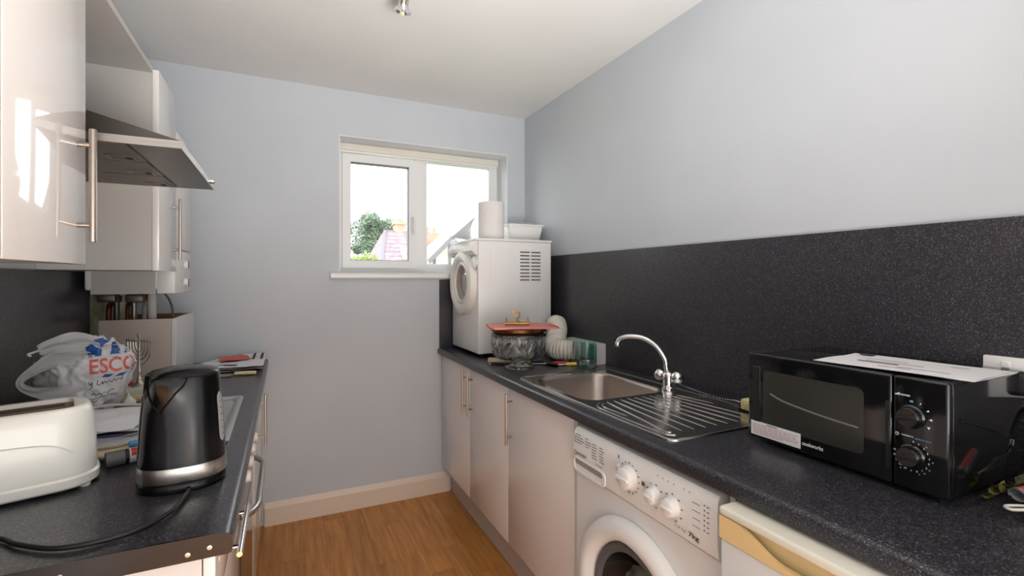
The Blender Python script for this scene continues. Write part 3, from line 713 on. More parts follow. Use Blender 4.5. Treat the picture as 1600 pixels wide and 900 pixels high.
# on top of the dryer
ZD = DZ1 + .0142
kr = thing('kitchen_roll', 'white kitchen paper roll standing on top of the dryer', 'paper roll', (1.095, 2.60, ZD))
B().lathe([(.02, 0), (.0745, 0), (.0765, .004), (.0765, .216), (.0745, .22), (.02, .22), (.02, 0)], c=(1.095, 2.6, ZD), seg=48).build('roll', M['toilet'], kr)
B().lathe([(.0198, .001), (.0198, .219), (.018, .219), (.018, .001), (.0198, .001)], c=(1.095, 2.6, ZD), seg=24).build('core', M['tray_board'], kr)
tb = thing('plastic_tub', 'white lidded plastic tub on the dryer top beside the paper roll', 'tub', (1.335, 2.7, ZD))
def rbox(cx, cy, w, d, z, r=.025): return [(x, y, z) for x, y in rrect(cx - w / 2, cx + w / 2, cy - d / 2, cy + d / 2, r)]
B().loft([rbox(1.335, 2.7, .2, .15, ZD), rbox(1.335, 2.7, .205, .155, ZD + .004), rbox(1.335, 2.7, .236, .18, ZD + .085), rbox(1.335, 2.7, .236, .18, ZD + .1)]).build('container', M['appliance_plastic'], tb)
B().loft([rbox(1.335, 2.7, .246, .19, ZD + .096), rbox(1.335, 2.7, .25, .194, ZD + .098), rbox(1.335, 2.7, .25, .194, ZD + .106), rbox(1.335, 2.7, .236, .18, ZD + .11)]).build('lid', M['appliance_plastic'], tb)
o = tag(sheet(B(), -.06, .06, -.045, .045, 0, Matrix.Translation((1.36, 2.68, ZD + .113)) @ Matrix.Rotation(math.radians(-6), 4, 'Y') @ Matrix.Rotation(.4, 4, 'Z'), .012, seed=4).build('paper_slip', M['paper_grey'], None), 'creased paper slip lying on the white tub lid', 'paper')
# clear plastic sleeve leaning over the front of the dryer
def sl(u, v):
    a = Vector((.93, 2.86, ZD + .03)).lerp(Vector((1.08, 2.80, ZD + .17)), u); c = Vector((.915, 2.60, ZD + .002)).lerp(Vector((1.02, 2.72, ZD + .004)), u)
    p = a.lerp(c, v); p.x -= .02 * math.sin(PI * v); return p
b = B().grid(sl, 8, 8)
bmesh.ops.solidify(b.bm, geom=b.bm.faces[:], thickness=.001)
m = bpy.data.materials.new('milky_film'); m.use_nodes = True
tl = nd(m, 'ShaderNodeBsdfTranslucent'); tl.inputs[0].default_value = lin((240, 240, 240)); mx = nd(m, 'ShaderNodeMixShader'); mx.inputs[0].default_value = .65
PB(m).inputs['Base Color'].default_value = lin((236, 236, 236)); lk(m, PB(m).outputs[0], mx.inputs[1]); lk(m, tl.outputs[0], mx.inputs[2]); lk(m, mx.outputs[0], m.node_tree.nodes['Material Output'].inputs[0])
tag(b.build('document_sleeve', m, None), 'curled white plastic sleeve leaning behind the kitchen paper roll', 'sleeve')
def sl2(u, v):
    p = [Vector((.905, 2.78, 1.40)), Vector((.905, 2.78, 1.47)), Vector((.912, 2.79, 1.545)), Vector((.935, 2.79, 1.5815)), Vector((1.0, 2.79, 1.583))]
    q = spline(p, 4)[int(u * 16 + .001)]; return q + Vector((0, .1 * v - .02, 0)) + Vector((0, -.05, 0)) * u
b = B().grid(sl2, 16, 4); bmesh.ops.solidify(b.bm, geom=b.bm.faces[:], thickness=.0008)
tag(b.build('plastic_film', M['clear_plastic'], None), 'clear plastic film hanging over the top front edge of the dryer', 'film')

# ------------------------------------------------------------------ crystal bowl with plate, board and trivet
CB = (1.035, 2.11, ZT)
def cut(r, z, a):
    if z < .045 or z > .15: return r
    k = round(a / (2 * PI / 7)); da = a - k * 2 * PI / 7; x = da * .13; zz = z - .06
    t = math.atan2(zz, x); d = math.hypot(x, zz)
    return r + .0032 * math.cos(13 * t) * min(1, d / .02) * (1 if z < .135 else (.15 - z) / .015)
out_p = [(.0, .008), (.012, .001), (.074, 0), (.076, .004), (.05, .014), (.028, .022), (.017, .03), (.016, .036), (.035, .04), (.085, .044), (.112, .052), (.126, .068)] + [(.129 + .004 * k / 7, .076 + .074 * k / 7) for k in range(8)] + [(.134, .158), (.134, .168), (.13, .17), (.126, .166), (.125, .14), (.121, .08), (.105, .06), (.05, .052), (0, .05)]
o = tag(B().lathe(out_p, c=CB, seg=182, fn=lambda r, z, a: cut(r, z, a) if r > .1 else (r * (1 + .012 * math.cos(14 * a)) if z < .03 else r)).build('footed_bowl', M['crystal'], None, 180), 'cut crystal footed bowl on the right worktop in front of the dryer', 'bowl')
pl = thing('copper_dish', 'brown copper dish sitting in the crystal bowl under the red board', 'dish', (CB[0], CB[1], ZT + .15))
B().lathe([(0, .152), (.1, .152), (.118, .158), (.1235, .175), (.1345, .182), (.136, .196), (.131, .196), (.118, .182), (.11, .166), (0, .164)], c=CB, seg=48).build('dish', M['copper'], pl)
for k in range(8):
    a = 2 * PI * k / 8 + .25; c = Vector((CB[0] + .136 * math.cos(a), CB[1] + .136 * math.sin(a), ZT + .189)); t = Vector((-math.sin(a), math.cos(a), 0))
    B().tube([c + t * .016 * math.cos(q) + Vector((0, 0, .005 * math.sin(q))) + Vector((math.cos(a), math.sin(a), 0)) * .001 for q in [2 * PI * j / 14 for j in range(14)]], .0014, 6, closed=True).build('rim_ornament', M['brass'], pl)
mt = Matrix.Translation((1.055, 2.12, ZT + .1965)) @ Matrix.Rotation(math.radians(-16), 4, 'Z')
q = rrect(-.165, .165, -.115, .115, .02)
o = tag(B().prism(q, 0, .009, 'z', mt=mt).build('chopping_board', M['red_board'], None), 'flat salmon red board lying across the crystal bowl', 'board')
# the front right corner is rounded off and turned up a little
tv = thing('brass_inkstand', 'small brass stand with two finials and an arched handle on the red board', 'ornament', (1.055, 2.14, ZT + .206))
T0 = Matrix.Translation((1.045, 2.15, ZT + .206)) @ Matrix.Rotation(math.radians(-25), 4, 'Z')
b = B().box(-.062, .062, -.034, .034, .006, .012, .001, 1, mt=T0)
b.build('plate', M['brass'], tv)
for x in (-.056, .056):
    for y in (-.028, .028): B().lathe([(0, 0), (.005, 0), (.006, .003), (.004, .006), (0, .006)], seg=10, mt=T0 @ Matrix.Translation((x, y, 0))).build('foot', M['brass'], tv)
    B().lathe([(.006, .0), (.0055, .006), (.003, .009), (.0048, .014), (.003, .02), (.0016, .026), (0, .034)], seg=14, mt=T0 @ Matrix.Translation((x * .95, 0, .012))).build('finial', M['brass'], tv)
b = B().lathe([(.014, 0), (.012, .004), (.005, .008), (.0045, .018), (.006, .022), (0, .022)], seg=16, mt=T0 @ Matrix.Translation((0, 0, .012)))
b.tube([T0 @ Vector(p) for p in spline([(-.002, 0, .03), (-.012, 0, .046), (-.02, 0, .062), (-.017, 0, .068), (-.006, 0, .062), (.006, 0, .062), (.013, 0, .052), (.008, 0, .03)], 5)], .003, 8)
b.build('arched_handle', M['brass'], tv)
tw = thing('wooden_trivet', 'small wooden trivet on the worktop partly behind the crystal bowl foot', 'trivet', (1.0, 2.28, ZT))
T1 = Matrix.Translation((1.0, 2.26, ZT)) @ Matrix.Rotation(math.radians(-24), 4, 'Z')
B().box(-.06, .06, -.045, .045, .012, .022, .002, 1, mt=T1).build('slab', M['tray_board'], tw)
for x in (-.05, .05):
    for y in (-.035, .035): B().lathe([(0, 0), (.006, 0), (.007, .012), (0, .012)], seg=10, mt=T1 @ Matrix.Translation((x, y, 0))).build('foot', M['tray_board'], tw)

# ------------------------------------------------------------------ vent hose, carton, tumbler, tools
hp = spline([(1.395, 2.375, 1.05), (1.40, 2.365, 1.085), (1.385, 2.33, 1.06), (1.345, 2.28, 1.0), (1.31, 2.235, .972), (1.33, 2.185, .968), (1.375, 2.145, .968)], 12)
hr = []
for i in range(len(hp)): hr.append(.0545 + .004 * math.cos(i * PI * 1.0))
hp2 = []; hr2 = []
N = 150
for i in range(N):
    t = i / (N - 1) * (len(hp) - 1); k = min(int(t), len(hp) - 2); hp2.append(hp[k].lerp(hp[k + 1], t - k)); hr2.append(.052 + .0035 * math.cos(i * 2 * PI / 6) + (.004 * noise.noise(Vector((i * .3, 0, 0)))))
b = B(); b.tube(hp2, hr2, 28, cap=False)
b.tube(hp2[::-1], [r - .004 for r in hr2[::-1]], 28, cap=False)
tag(b.build('vent_hose', M['hose'], None, 60), 'ribbed white flexible vent hose curled beside the dryer', 'hose')
ct = thing('foil_carton', 'long teal and white cardboard carton lying against the right splashback', 'carton', (1.452, 2.12, ZT))
B().box(1.42, 1.474, 2.0, 2.32, ZT, ZT + .104, .0008, 1).build('carton', M['carcass'], ct)
O2 = (1.42, 2.32, ZT)
B().decal([(.002, .002), (.316, .002), (.316, .10), (.002, .10)], O2, UX, UY, .0004).build('printed_side', M['teal'], ct, 0)
B().decal([(.002, .002), (.215, .002), (.26, .10), (.002, .10)], O2, UX, UY, .0008).build('printed_band', M['pale_teal'], ct, 0)
B().decal([(0, 0), (.054, 0), (.054, .31), (0, .31)], (1.42, 2.004, ZT + .104), (1, 0, 0), (0, 1, 0), .0004).build('printed_top', M['pale_teal'], ct, 0)
tag(B().lathe([(0, 0), (.036, 0), (.0385, .004), (.0385, .018), (.036, .024), (.038, .05), (.0395, .118), (.0385, .119), (.037, .118), (.0355, .05), (.033, .028), (.0, .024)], c=(1.352, 1.985, ZT), seg=40).build('glass_tumbler', M['green_glass'], None), 'clear glass tumbler with a thick base in front of the teal carton', 'glass')
def screwdriver(label, p0, p1, mh, group=None):
    p0, p1 = Vector(p0), Vector(p1); d = p1 - p0
    t = thing('screwdriver', label, 'screwdriver', tuple(p0))
    B().tube([p0, p0 + d * .03, p0 + d * .2, p0 + d * .38, p0 + d * .42], [.007, .0095, .0085, .0095, .006], 10).build('handle', M[mh], t)
    B().tube([p0 + d * .42, p0 + d * .94, p1], [.0028, .0028, .0012], 8).build('shaft', M['steel'], t)
screwdriver('screwdriver with a red handle lying before the vent hose', (1.30, 2.075, ZT + .0096), (1.13, 2.15, ZT + .004), 'red')
screwdriver('screwdriver with a yellow handle lying next to the glass tumbler', (1.318, 2.03, ZT + .0096), (1.20, 2.08, ZT + .004), 'yellow')
pk = thing('pliers', 'black handled pliers lying on the worktop right of the crystal bowl', 'pliers', (1.18, 2.1, ZT))
b = B()
for s_ in (1, -1):
    B().tube(spline([(1.175 + .004 * s_, 2.185 + .004 * s_, ZT + .008), (1.2, 2.15 + .012 * s_, ZT + .008), (1.2, 2.11 + .02 * s_, ZT + .0075), (1.21, 2.05 + .018 * s_, ZT + .0075)], 5), [.005] * 5 + [.0072] * 11, 8).build('grip', M['black_matt'], pk)
B().prism([(1.155, 2.235), (1.165, 2.238), (1.185, 2.19), (1.19, 2.17), (1.175, 2.165), (1.162, 2.185)], ZT, ZT + .011, 'z').build('jaws', M['dark_steel'], pk)
tag(B().box(1.115, 1.135, 2.17, 2.23, ZT, ZT + .018, .004).build('tape_roll', mat('lime_plastic', (176, 190, 70), .4), None), 'small lime green clip on the worktop behind the crystal bowl', 'clip')

# ------------------------------------------------------------------ left wall units
LX = -.393
def wall_unit(label, y0, y1, doors, z0, z1):
    t = thing('wall_cabinet', label, 'cabinet', ((XL + LX) / 2, (y0 + y1) / 2, z0))
    box('carcass', M['carcass_grey'], t, XL + .001, LX - .0195, y0, y1, z0, z1, b=.0008, seg=1)
    for d0, d1, hy, hz0, hz1 in doors:
        d = B().box(LX - .019, LX, d0 + .001, d1 - .001, z0 - .0015, z1, .0014, 2).build('door', M['gloss_white'], t)
        if hy: bar_handle((LX + .026, hy, hz0), (LX + .026, hy, hz1), (1, 0, 0), d, r=.0068 if hy < 2 else .0055, standoff=.026)
    return t
wall_unit('white gloss wall cabinet nearest the left edge above the toaster', .55, 1.347, ((1.003, 1.347, 1.2975, 1.421, 1.66), (.55, 1.001, .6, 1.421, 1.66)), 1.376, 2.3)
wall_unit('narrow white gloss wall cabinet between cooker hood and boiler', 2.02, 2.31, ((2.02, 2.31, 2.235, 1.42, 1.655),), 1.373, 2.064)
tag(box('bridging_shelf', M['carcass_grey'], None, XL + .001, -.41, 1.348, 2.019, 2.052, 2.069), 'high grey white shelf panel bridging the two wall cabinets over the hood', 'shelf')

# cooker hood
hd = thing('cooker_hood', 'stainless steel cooker hood on the left wall above the hob', 'cooker hood', (-.47, 1.69, 1.658))
hx0, hx1, hy0, hy1, hz = XL + .001, -.227, 1.392, 1.992, 1.658
b = B()
b.loft([[(hx0, hy0, hz), (hx1, hy0, hz), (hx1, hy1, hz), (hx0, hy1, hz)], [(hx0, hy0, hz + .019), (hx1, hy0, hz + .019), (hx1, hy1, hz + .019), (hx0, hy1, hz + .019)]], False, False)
o_ = [(hx0, hy0), (hx1, hy0), (hx1, hy1), (hx0, hy1)]
b.loft([[(x, y, hz + .019) for x, y in o_], [(hx0, hy0 + .15, hz + .15), (-.6, hy0 + .15, hz + .15), (-.6, hy1 - .15, hz + .15), (hx0, hy1 - .15, hz + .15)]], False, True)
b.build('canopy', M['dark_reflection_steel'], hd, 20)
B().frame(hx0, hx1 + .001, hy0 - .001, hy1 + .001, .002, hz + .0005, hz + .0185, 'z').build('rim', M['steel'], hd, 0)
B().loft([[(hx0, hy0 + .155, hz + .15), (-.605, hy0 + .155, hz + .15), (-.605, hy1 - .155, hz + .15), (hx0, hy1 - .155, hz + .15)], [(hx0, hy0 + .155, 2.05), (-.605, hy0 + .155, 2.05), (-.605, hy1 - .155, 2.05), (hx0, hy1 - .155, 2.05)]]).build('chimney', M['dark_reflection_steel'], hd, 20)
box('underside', M['dark_reflection_steel'], hd, hx0 + .004, hx1 - .1, hy0 + .004, hy1 - .004, hz + .003, hz + .009)
box('front_strip', M['dark_reflection_steel'], hd, hx1 - .099, hx1 - .002, hy0 + .002, hy1 - .002, hz + .001, hz + .006)
for k in range(3):
    x0, x1 = hx0 + .012, hx1 - .108; ya = hy0 + .012 + k * .193
    f_ = B().box(x0, x1, ya, ya + .188, hz - .001, hz + .004, .002, 1).build('grease_filter', M['dark_steel'], hd)
    g = B().frame(x1 - .075, x1 - .015, ya + .12, ya + .17, .005, hz - .0035, hz - .0005, 'z').build('latch', M['dark_reflection_steel'], f_, 0)
    box('latch_hole', M['dark'], f_, x1 - .035, x1 - .022, ya + .132, ya + .158, hz - .0028, hz - .0008)
for y in (1.87, 1.885):
    B().lathe([(.006, 0), (.006, .012), (.0045, .015), (0, .015)], seg=14, mt=Matrix.Translation((hx1, y, hz + .01)) @ Matrix.Rotation(PI / 2, 4, 'Y')).build('control_button', M['chrome'], hd)

# boiler with pipes
bo = thing('boiler', 'white wall hung boiler in the far left corner beyond the cabinet', 'boiler', (-.56, 2.52, 1.283))
b1 = B().box(XL + .03, -.413, 2.325, 2.675, 1.30, 1.945, .01, 3).build('casing', M['appliance'], bo)
B().box(-.413, -.396, 2.325, 2.675, 1.468, 1.945, .006, 2).build('front_cover', M['appliance'], bo)
cp = B().box(-.46, -.398, 2.323, 2.677, 1.284, 1.464, .006, 2).build('control_panel', M['appliance_plastic'], bo)
box('bottom_tray', M['carcass_grey'], bo, -.664, -.462, 2.322, 2.674, 1.2845, 1.302)
box('side_cover', M['carcass_grey'], bo, -.662, -.463, 2.3225, 2.327, 1.286, 1.43)
for z in (1.405, 1.328):
    B().lathe([(.019, 0), (.018, .01), (.015, .013), (0, .013)], seg=20, mt=Matrix.Translation((-.398, 2.53, z)) @ Matrix.Rotation(PI / 2, 4, 'Y')).build('dial', M['appliance_plastic'], cp)
    box('dial_pointer', M['gasket'], cp, -.3855, -.382, 2.526, 2.534, z - .016, z + .016)
b = B()
for (y, z) in ((2.45, 1.39), (2.45, 1.33), (2.6, 1.41), (2.6, 1.33)): b.dash(0, 0, .02, .004, (-.398, y, z), (0, 1, 0), (0, 0, 1), .0006)
b.build('print', M['light_print'], cp, 0)
for k, (x, y, r, m_, z1) in enumerate(((-.68, 2.62, .011, 'pipe', 1.2845), (-.645, 2.56, .011, 'dark_steel', 1.2845), (-.62, 2.64, .0085, 'pipe', 1.2845), (-.59, 2.58, .011, 'dark_reflection_steel', 1.2845), (-.555, 2.62, .0085, 'white_pipe', 1.2845), (-.52, 2.55, .016, 'white_pipe', 1.2845))):
    pts = [(x, y, z1), (x, y, 1.14), (x, y, .9105)] if k % 2 else spline([(x, y, z1), (x, y, 1.235), (x - .012, y + .02, 1.2), (x - .012, y + .02, .9105)], 4)
    p_ = B().tube(pts, r, 12).build('pipe', M[m_], bo)
    if k < 5: B().lathe([(r + .001, 0), (r + .008, .002), (r + .008, .026), (r + .001, .03)], c=(x, y, 1.245), seg=6).build('valve_nut', M['dark_steel' if k % 2 else 'brass'], p_)
for (x, y, z) in ((-.66, 2.5, 1.262), (-.57, 2.51, 1.258)):
    B().box(x - .03, x + .03, y - .02, y + .03, z - .015, z + .021, .006).build('valve_block', M['dark_steel'], bo)
B().tube(spline([(-.47, 2.5, 1.2845), (-.452, 2.52, 1.25), (-.442, 2.54, 1.18), (-.44, 2.55, 1.0), (-.44, 2.55, .9105)], 6), .0045, 8).build('cable', M['gasket'], bo)
struct(box('trim_4', M['fur'], None, XL + .0005, XL + .006, 2.463, 2.939, ZT, 1.3))
# boxed pipe cover standing on the worktop
bx = thing('pipe_box', 'open topped beige board box hiding the pipes at the end of the left worktop', 'box', (-.55, 2.66, ZT))
box('side_panel', M['beige_board'], bx, XL + .042, -.432, 2.44, 2.456, ZT, 1.176)
fp_ = B().box(-.431, -.414, 2.4395, 2.87, ZT, 1.1765, .001, 1).build('front_panel', M['gloss_white'], bx)
box('back_board', M['raw_wood'], bx, -.4335, -.431, 2.457, 2.87, ZT, 1.174)
box('far_panel', M['raw_wood'], bx, XL + .042, -.434, 2.856, 2.87, ZT, 1.174)

# ------------------------------------------------------------------ left base units
LB = -.108
def left_unit(label, y0, y1): return thing('base_cabinet', label, 'cabinet', (-.4, (y0 + y1) / 2, 0))
t = left_unit('white gloss base cabinet with a drawer at the near end of the left worktop', .965, 1.42)
box('carcass', M['carcass'], t, XL + .001, LB - .02, .966, 1.419, .1, .8715)
box('plinth', M['plinth'], t, LB - .06, LB - .044, .966, 1.419, 0, .099)
d = B().box(LB - .0185, LB, .9675, 1.418, .755, .866, .0016).build('drawer', M['gloss_cream'], t)
bar_handle((LB + .028, 1.075, .805), (LB + .028, 1.30, .805), (1, 0, 0), d, r=.006, m='chrome')
d = B().box(LB - .0185, LB, .9675, 1.418, .115, .751, .0016).build('door', M['gloss_cream'], t)
bar_handle((LB + .03, 1.04, .735), (LB + .03, 1.04, .5), (1, 0, 0), d)
ov = thing('oven', 'built under oven with white knobs and a steel bar handle below the hob', 'oven', (-.4, 1.72, .1))
box('body', M['carcass'], ov, XL + .001, LB - .02, 1.422, 2.018, .1, .8715)
box('plinth', M['plinth'], ov, LB - .06, LB - .044, 1.422, 2.018, 0, .099)
pnl = B().box(LB - .02, LB - .003, 1.423, 2.017, .745, .868, .002).build('control_panel', M['steel'], ov)
for y in (1.5, 1.62, 1.74, 1.86):
    B().lathe([(.021, 0), (.021, .006), (.017, .01), (.015, .026), (.012, .028), (0, .028)], seg=24, mt=Matrix.Translation((LB - .003, y, .802)) @ Matrix.Rotation(PI / 2, 4, 'Y')).build('knob', M['bone'] if y < 1.5 else M['garlic'], pnl)
od = B().box(LB - .02, LB, 1.423, 2.017, .13, .738, .003).build('door', M['steel'], ov)
B().box(LB - .001, LB + .002, 1.47, 1.97, .22, .64, .001, 1).build('door_glass', M['dark_glass'], od)
B().tube(spline([(LB, 1.96, .70), (LB + .022, 1.945, .70), (LB + .038, 1.9, .70), (LB + .04, 1.85, .70), (LB + .04, 1.6, .70), (LB + .038, 1.545, .70), (LB + .022, 1.5, .70), (LB, 1.485, .70)], 5), .009, 12).build('handle', M['steel'], od)
t = left_unit('white gloss base cabinet at the far end of the left worktop by the wall', 2.02, 2.93)
box('carcass', M['carcass'], t, XL + .001, LB - .02, 2.021, 2.938, .1, .8715)
box('plinth', M['plinth'], t, LB - .06, LB - .044, 2.021, 2.938, 0, .099)
d = B().box(LB - .0185, LB, 2.0225, 2.52, .115, .866, .0016).build('door', M['gloss_cream'], t)
bar_handle((LB + .034, 2.29, .855), (LB + .034, 2.29, .64), (1, 0, 0), d)
B().box(LB - .0185, LB, 2.5235, 2.937, .115, .866, .0016).build('door', M['gloss_cream'], t)

# hob
hb = thing('hob', 'steel gas hob set into the left worktop behind the kettle', 'hob', (-.37, 1.72, ZT))
hq = lambda i, z: [(a, c, z) for a, c in rrect(-.62 + i, -.133 - i, 1.45 + i, 2.005 - i, .02)]
B().loft([hq(0, ZT + .0005), hq(.001, ZT + .008), hq(.006, ZT + .011), hq(.016, ZT + .011), hq(.026, ZT + .004), hq(.03, ZT + .003)], False, True).build('hob_plate', M['sink_steel'], hb, 50)
for (x, y, r) in ((-.25, 1.6, .05), (-.25, 1.86, .038), (-.5, 1.6, .038), (-.5, 1.86, .05)):
    B().lathe([(0, 0), (r, 0), (r * .95, .004), (r * .7, .004), (r * .68, .007), (0, .007)], c=(x, y, ZT + .0032), seg=28).build('burner', M['black_matt'], hb)

# ------------------------------------------------------------------ kettle
kt = thing('kettle', 'tall black plastic kettle with a steel band near the left worktop end', 'kettle', (-.197, 1.235, ZT))
kc = Vector((-.197, 1.235, ZT)); VIEW = math.atan2(-1.235, .197)    # spout heading, towards the room
KR = Matrix.Translation(kc) @ Matrix.Rotation(VIEW - math.radians(4), 4, 'Z') @ Matrix.Diagonal((.95, .905, .98, 1))
def kring(a, b_, z, sp=0, n=48, tilt=0):
    out = []
    for k in range(n):
        t = 2 * PI * k / n; c, s_ = math.cos(t), math.sin(t); e = .8
        x = a * math.copysign(abs(c) ** e, c); y = .94 * b_ * math.copysign(abs(s_) ** e, s_)
        if sp:
            d = (t + .42 + PI) % (2 * PI) - PI
            x += sp * max(0, 1 - abs(d) / .5); y -= .45 * sp * max(0, 1 - abs(d) / .5)
        out.append(KR @ Vector((x, y, z + tilt * x)))
    return out
B().loft([kring(.074, .0915, 0), kring(.077, .0945, .003), kring(.077, .0945, .016), kring(.074, .092, .02)]).build('power_base', M['kettle_black'], kt, 40)
B().loft([kring(.0765, .094, .0215), kring(.0772, .0945, .023), kring(.0757, .0935, .05), kring(.075, .093, .052)]).build('steel_band', M['steel'], kt, 40)
KP = [(.0525, .075, .0928, 0), (.12, .0715, .0885, 0), (.165, .068, .085, 0), (.19, .0655, .082, .008), (.215, .0632, .0802, .02), (.232, .0615, .0785, .027), (.238, .0605, .0775, .028), (.2402, .058, .075, .026)]
B().loft([kring(a_, b_, z, sp_) for z, a_, b_, sp_ in KP]).build('body', M['kettle_black'], kt, 40)
B().loft([kring(.058, .075, .2375, .022), kring(.05, .066, .2445, .014), kring(.032, .044, .249), kring(.01, .015, .2505)]).build('lid', M['kettle_black'], kt, 60)
def kpt(t, z, off=0):
    k = max(i for i in range(len(KP) - 1) if KP[i][0] <= z or i == 0); f = (z - KP[k][0]) / (KP[k + 1][0] - KP[k][0])
    a_, b_, sp_ = (KP[k][j] + (KP[k + 1][j] - KP[k][j]) * f for j in (1, 2, 3))
    c, q = math.cos(t), math.sin(t); x = a_ * math.copysign(abs(c) ** .8, c); y = .94 * b_ * math.copysign(abs(q) ** .8, q)
    d = (t + .42 + PI) % (2 * PI) - PI; w = max(0, 1 - abs(d) / .5); x += sp_ * w; y -= .45 * sp_ * w
    n = Vector((x, y, 0)).normalized() * off
    return KR @ Vector((x + n.x, y + n.y, z))
# spout rib (V)
for s_ in (1, -1):
    pts = [kpt(-.42 + s_ * da, z, .0006) for z, da in ((.166, 0), (.178, .12), (.19, .24), (.205, .36), (.22, .46), (.237, .52))]
    B().tube(spline(pts, 4), .0019, 6).build('spout_edge', M['kettle_black'], kt)
# water gauges either side
gm = mat('grey_gauge', (150, 152, 150), .25)
for tc, za, zb, hw_ in ((1.16, .085, .195, .17), (-1.42, .062, .198, .2)):
    def gf(u, v, off=.0005):
        wv = min(1, math.sqrt(max(0, 1 - (abs(v - .5) * 2) ** 6)) + .05)
        return kpt(tc + hw_ * (u - .5) * 2 * wv, za + (zb - za) * v, off)
    b = B().grid(lambda u, v: gf(u, v, .0012), 8, 16); gw = b.build('water_gauge', gm, kt)
    b = B()
    for k in range(6):
        v0 = .14 + .13 * k; b.quad(gf(.35, v0, .002), gf(.75, v0, .002), gf(.75, v0 + .016, .002), gf(.35, v0 + .016, .002))
    b.build('gauge_mark', M['black_print'], gw, 0)
B().tube(spline([KR @ Vector(p) for p in ((-.055, 0, .225), (-.085, 0, .232), (-.112, 0, .215), (-.12, 0, .17), (-.115, 0, .11), (-.095, 0, .075), (-.07, 0, .07))], 6), .011, 12).build('handle', M['kettle_black'], kt)
tag(B().tube(spline([(-.174, 1.152, ZT + .009), (-.177, 1.125, ZT + .008), (-.19, 1.062, ZT + .006), (-.238, 1.005, ZT + .006), (-.318, .994, ZT + .006), (-.387, 1.037, ZT + .006), (-.425, 1.075, ZT + .006), (-.5, 1.11, ZT + .006), (-.6, 1.15, ZT + .006), (-.69, 1.2, ZT + .006)], 10), .0042, 10).build('power_cord', M['black_matt'], None), 'black kettle cord curving across the left worktop', 'cord')

# ------------------------------------------------------------------ toaster
ts = thing('toaster', 'cream white two slice toaster at the near end of the left worktop', 'toaster', (-.5, 1.31, ZT), local=True, rz=math.radians(18))
def tring(w, d, z, r, dx=0): return [(x + dx, y, z) for x, y in rrect(-w / 2 - .01, w / 2 - .012, -d / 2, d / 2, r, 8)]
B().loft([tring(.272, .142, .012, .055), tring(.282, .152, .016, .06), tring(.288, .158, .04, .064), tring(.284, .157, .1, .064), tring(.278, .153, .14, .062), tring(.272, .148, .157, .06), tring(.262, .138, .166, .054), tring(.252, .128, .169, .05),
          tring(.212, .108, .168, .014), tring(.21, .106, .158, .012)], True, False).build('housing', M['toaster'], ts, 50)
B().loft([tring(.21, .106, .160, .01), tring(.208, .104, .156, .01)]).build('slot_plate', mat('toaster_brown', (120, 98, 76), .5), ts)
for y in (-.027, .027): B().box(-.1, .08, y - .016, y + .016, .1585, .1605).build('slot', mat('toaster_slot', (62, 48, 38), .7), ts, 0)
B().loft([tring(.286, .154, .006, .062), tring(.294, .162, .01, .066), tring(.296, .164, .026, .067), tring(.29, .158, .03, .064)]).build('base', M['toaster'], ts)
for x in (-.11, .11):
    for y in (-.05, .05): B().lathe([(0, 0), (.009, 0), (.01, .008), (0, .008)], c=(x, y, 0), seg=12).build('foot', M['garlic'], ts)
B().tube(spline([(-.14, -.0815, .085), (-.06, -.0818, .105), (.0, -.0818, .108), (.06, -.0815, .1), (.09, -.081, .08)], 5), .0011, 6).build('embossed_line', M['toaster'], ts)
B().box(-.165, -.14, -.018, .018, .11, .13, .005).build('lever', M['toaster'], ts)

# ------------------------------------------------------------------ carrier bag
ZB = ZT + .0125
bg_ = thing('carrier_bag', 'crumpled white carrier bag with red and blue print against the left splashback', 'bag', (-.535, 1.86, ZB))
bc = Vector((-.535, 1.86, ZB + .118))
bb = B(); bmesh.ops.create_icosphere(bb.bm, subdivisions=6, radius=1)
e1 = Vector((.945, .327, 0)).normalized(); e2 = Vector((-.327, .945, 0)).normalized()
for v in bb.bm.verts:
    d = v.co.copy()
    q = Vector((d.x * 1.3 + d.z * .8, d.y * 1.3, d.z * 1.1 - d.x * .5))
    ridge = abs(noise.noise(q * 1.5 + Vector((3, 1, 5)))) + .55 * abs(noise.noise(q * 3.3)) + .3 * abs(noise.noise(q * 7)) + .07 * abs(noise.noise(q * 15))
    print_side = max(0, min(1, (-d.y * .8 + d.x * .6)))
    k = 1.08 - (.42 - .22 * print_side) * ridge
    pw_ = lambda c, e: math.copysign(abs(c) ** e, c)
    a, t, h = pw_(d.x, .9) * .123 * k, pw_(d.y, .85) * .095 * k, pw_(d.z, .9) * .137 * k
    if d.z > .3: a -= .03 * (d.z - .3)
    if d.z < 0: a *= 1 + .12 * d.z
    if d.x > 0: a *= .95 - .42 * max(0, .15 - d.z)
    p = bc + e1 * a + e2 * t + Vector((0, 0, h))
    p.z = max(p.z, ZB + .002 + .002 * noise.noise(d * 6))
    p.x = max(p.x, XL + .014)
    v.co = p
bag_bvh = BVHTree.FromBMesh(bb.bm)
bb.build('sack', M['bag'], bg_, 75)
def ribbon(pts, ws, nrm, th=.0012, cr=0):
    pts = [Vector(p) for p in pts]; b = B(); nrm = Vector(nrm).normalized()
    def f(u, v):
        i = u * (len(pts) - 1); k = min(int(i + 1e-6), len(pts) - 2); fr = i - k
        p = pts[k].lerp(pts[k + 1], fr); w = ws[k] + (ws[k + 1] - ws[k]) * fr
        s_ = ((pts[min(k + 1, len(pts) - 1)] - pts[k]).normalized()).cross(nrm).normalized()
        return p + s_ * w * (v - .5) + nrm * (.006 * noise.noise(p * 30 + Vector((v * 3, 0, 0))) + cr * math.cos(v * 2 * PI * 2))
    b.grid(f, len(pts) - 1, 10); bmesh.ops.solidify(b.bm, geom=b.bm.faces[:], thickness=th); return b
vw = Vector((.3, -.95, .12)).normalized()
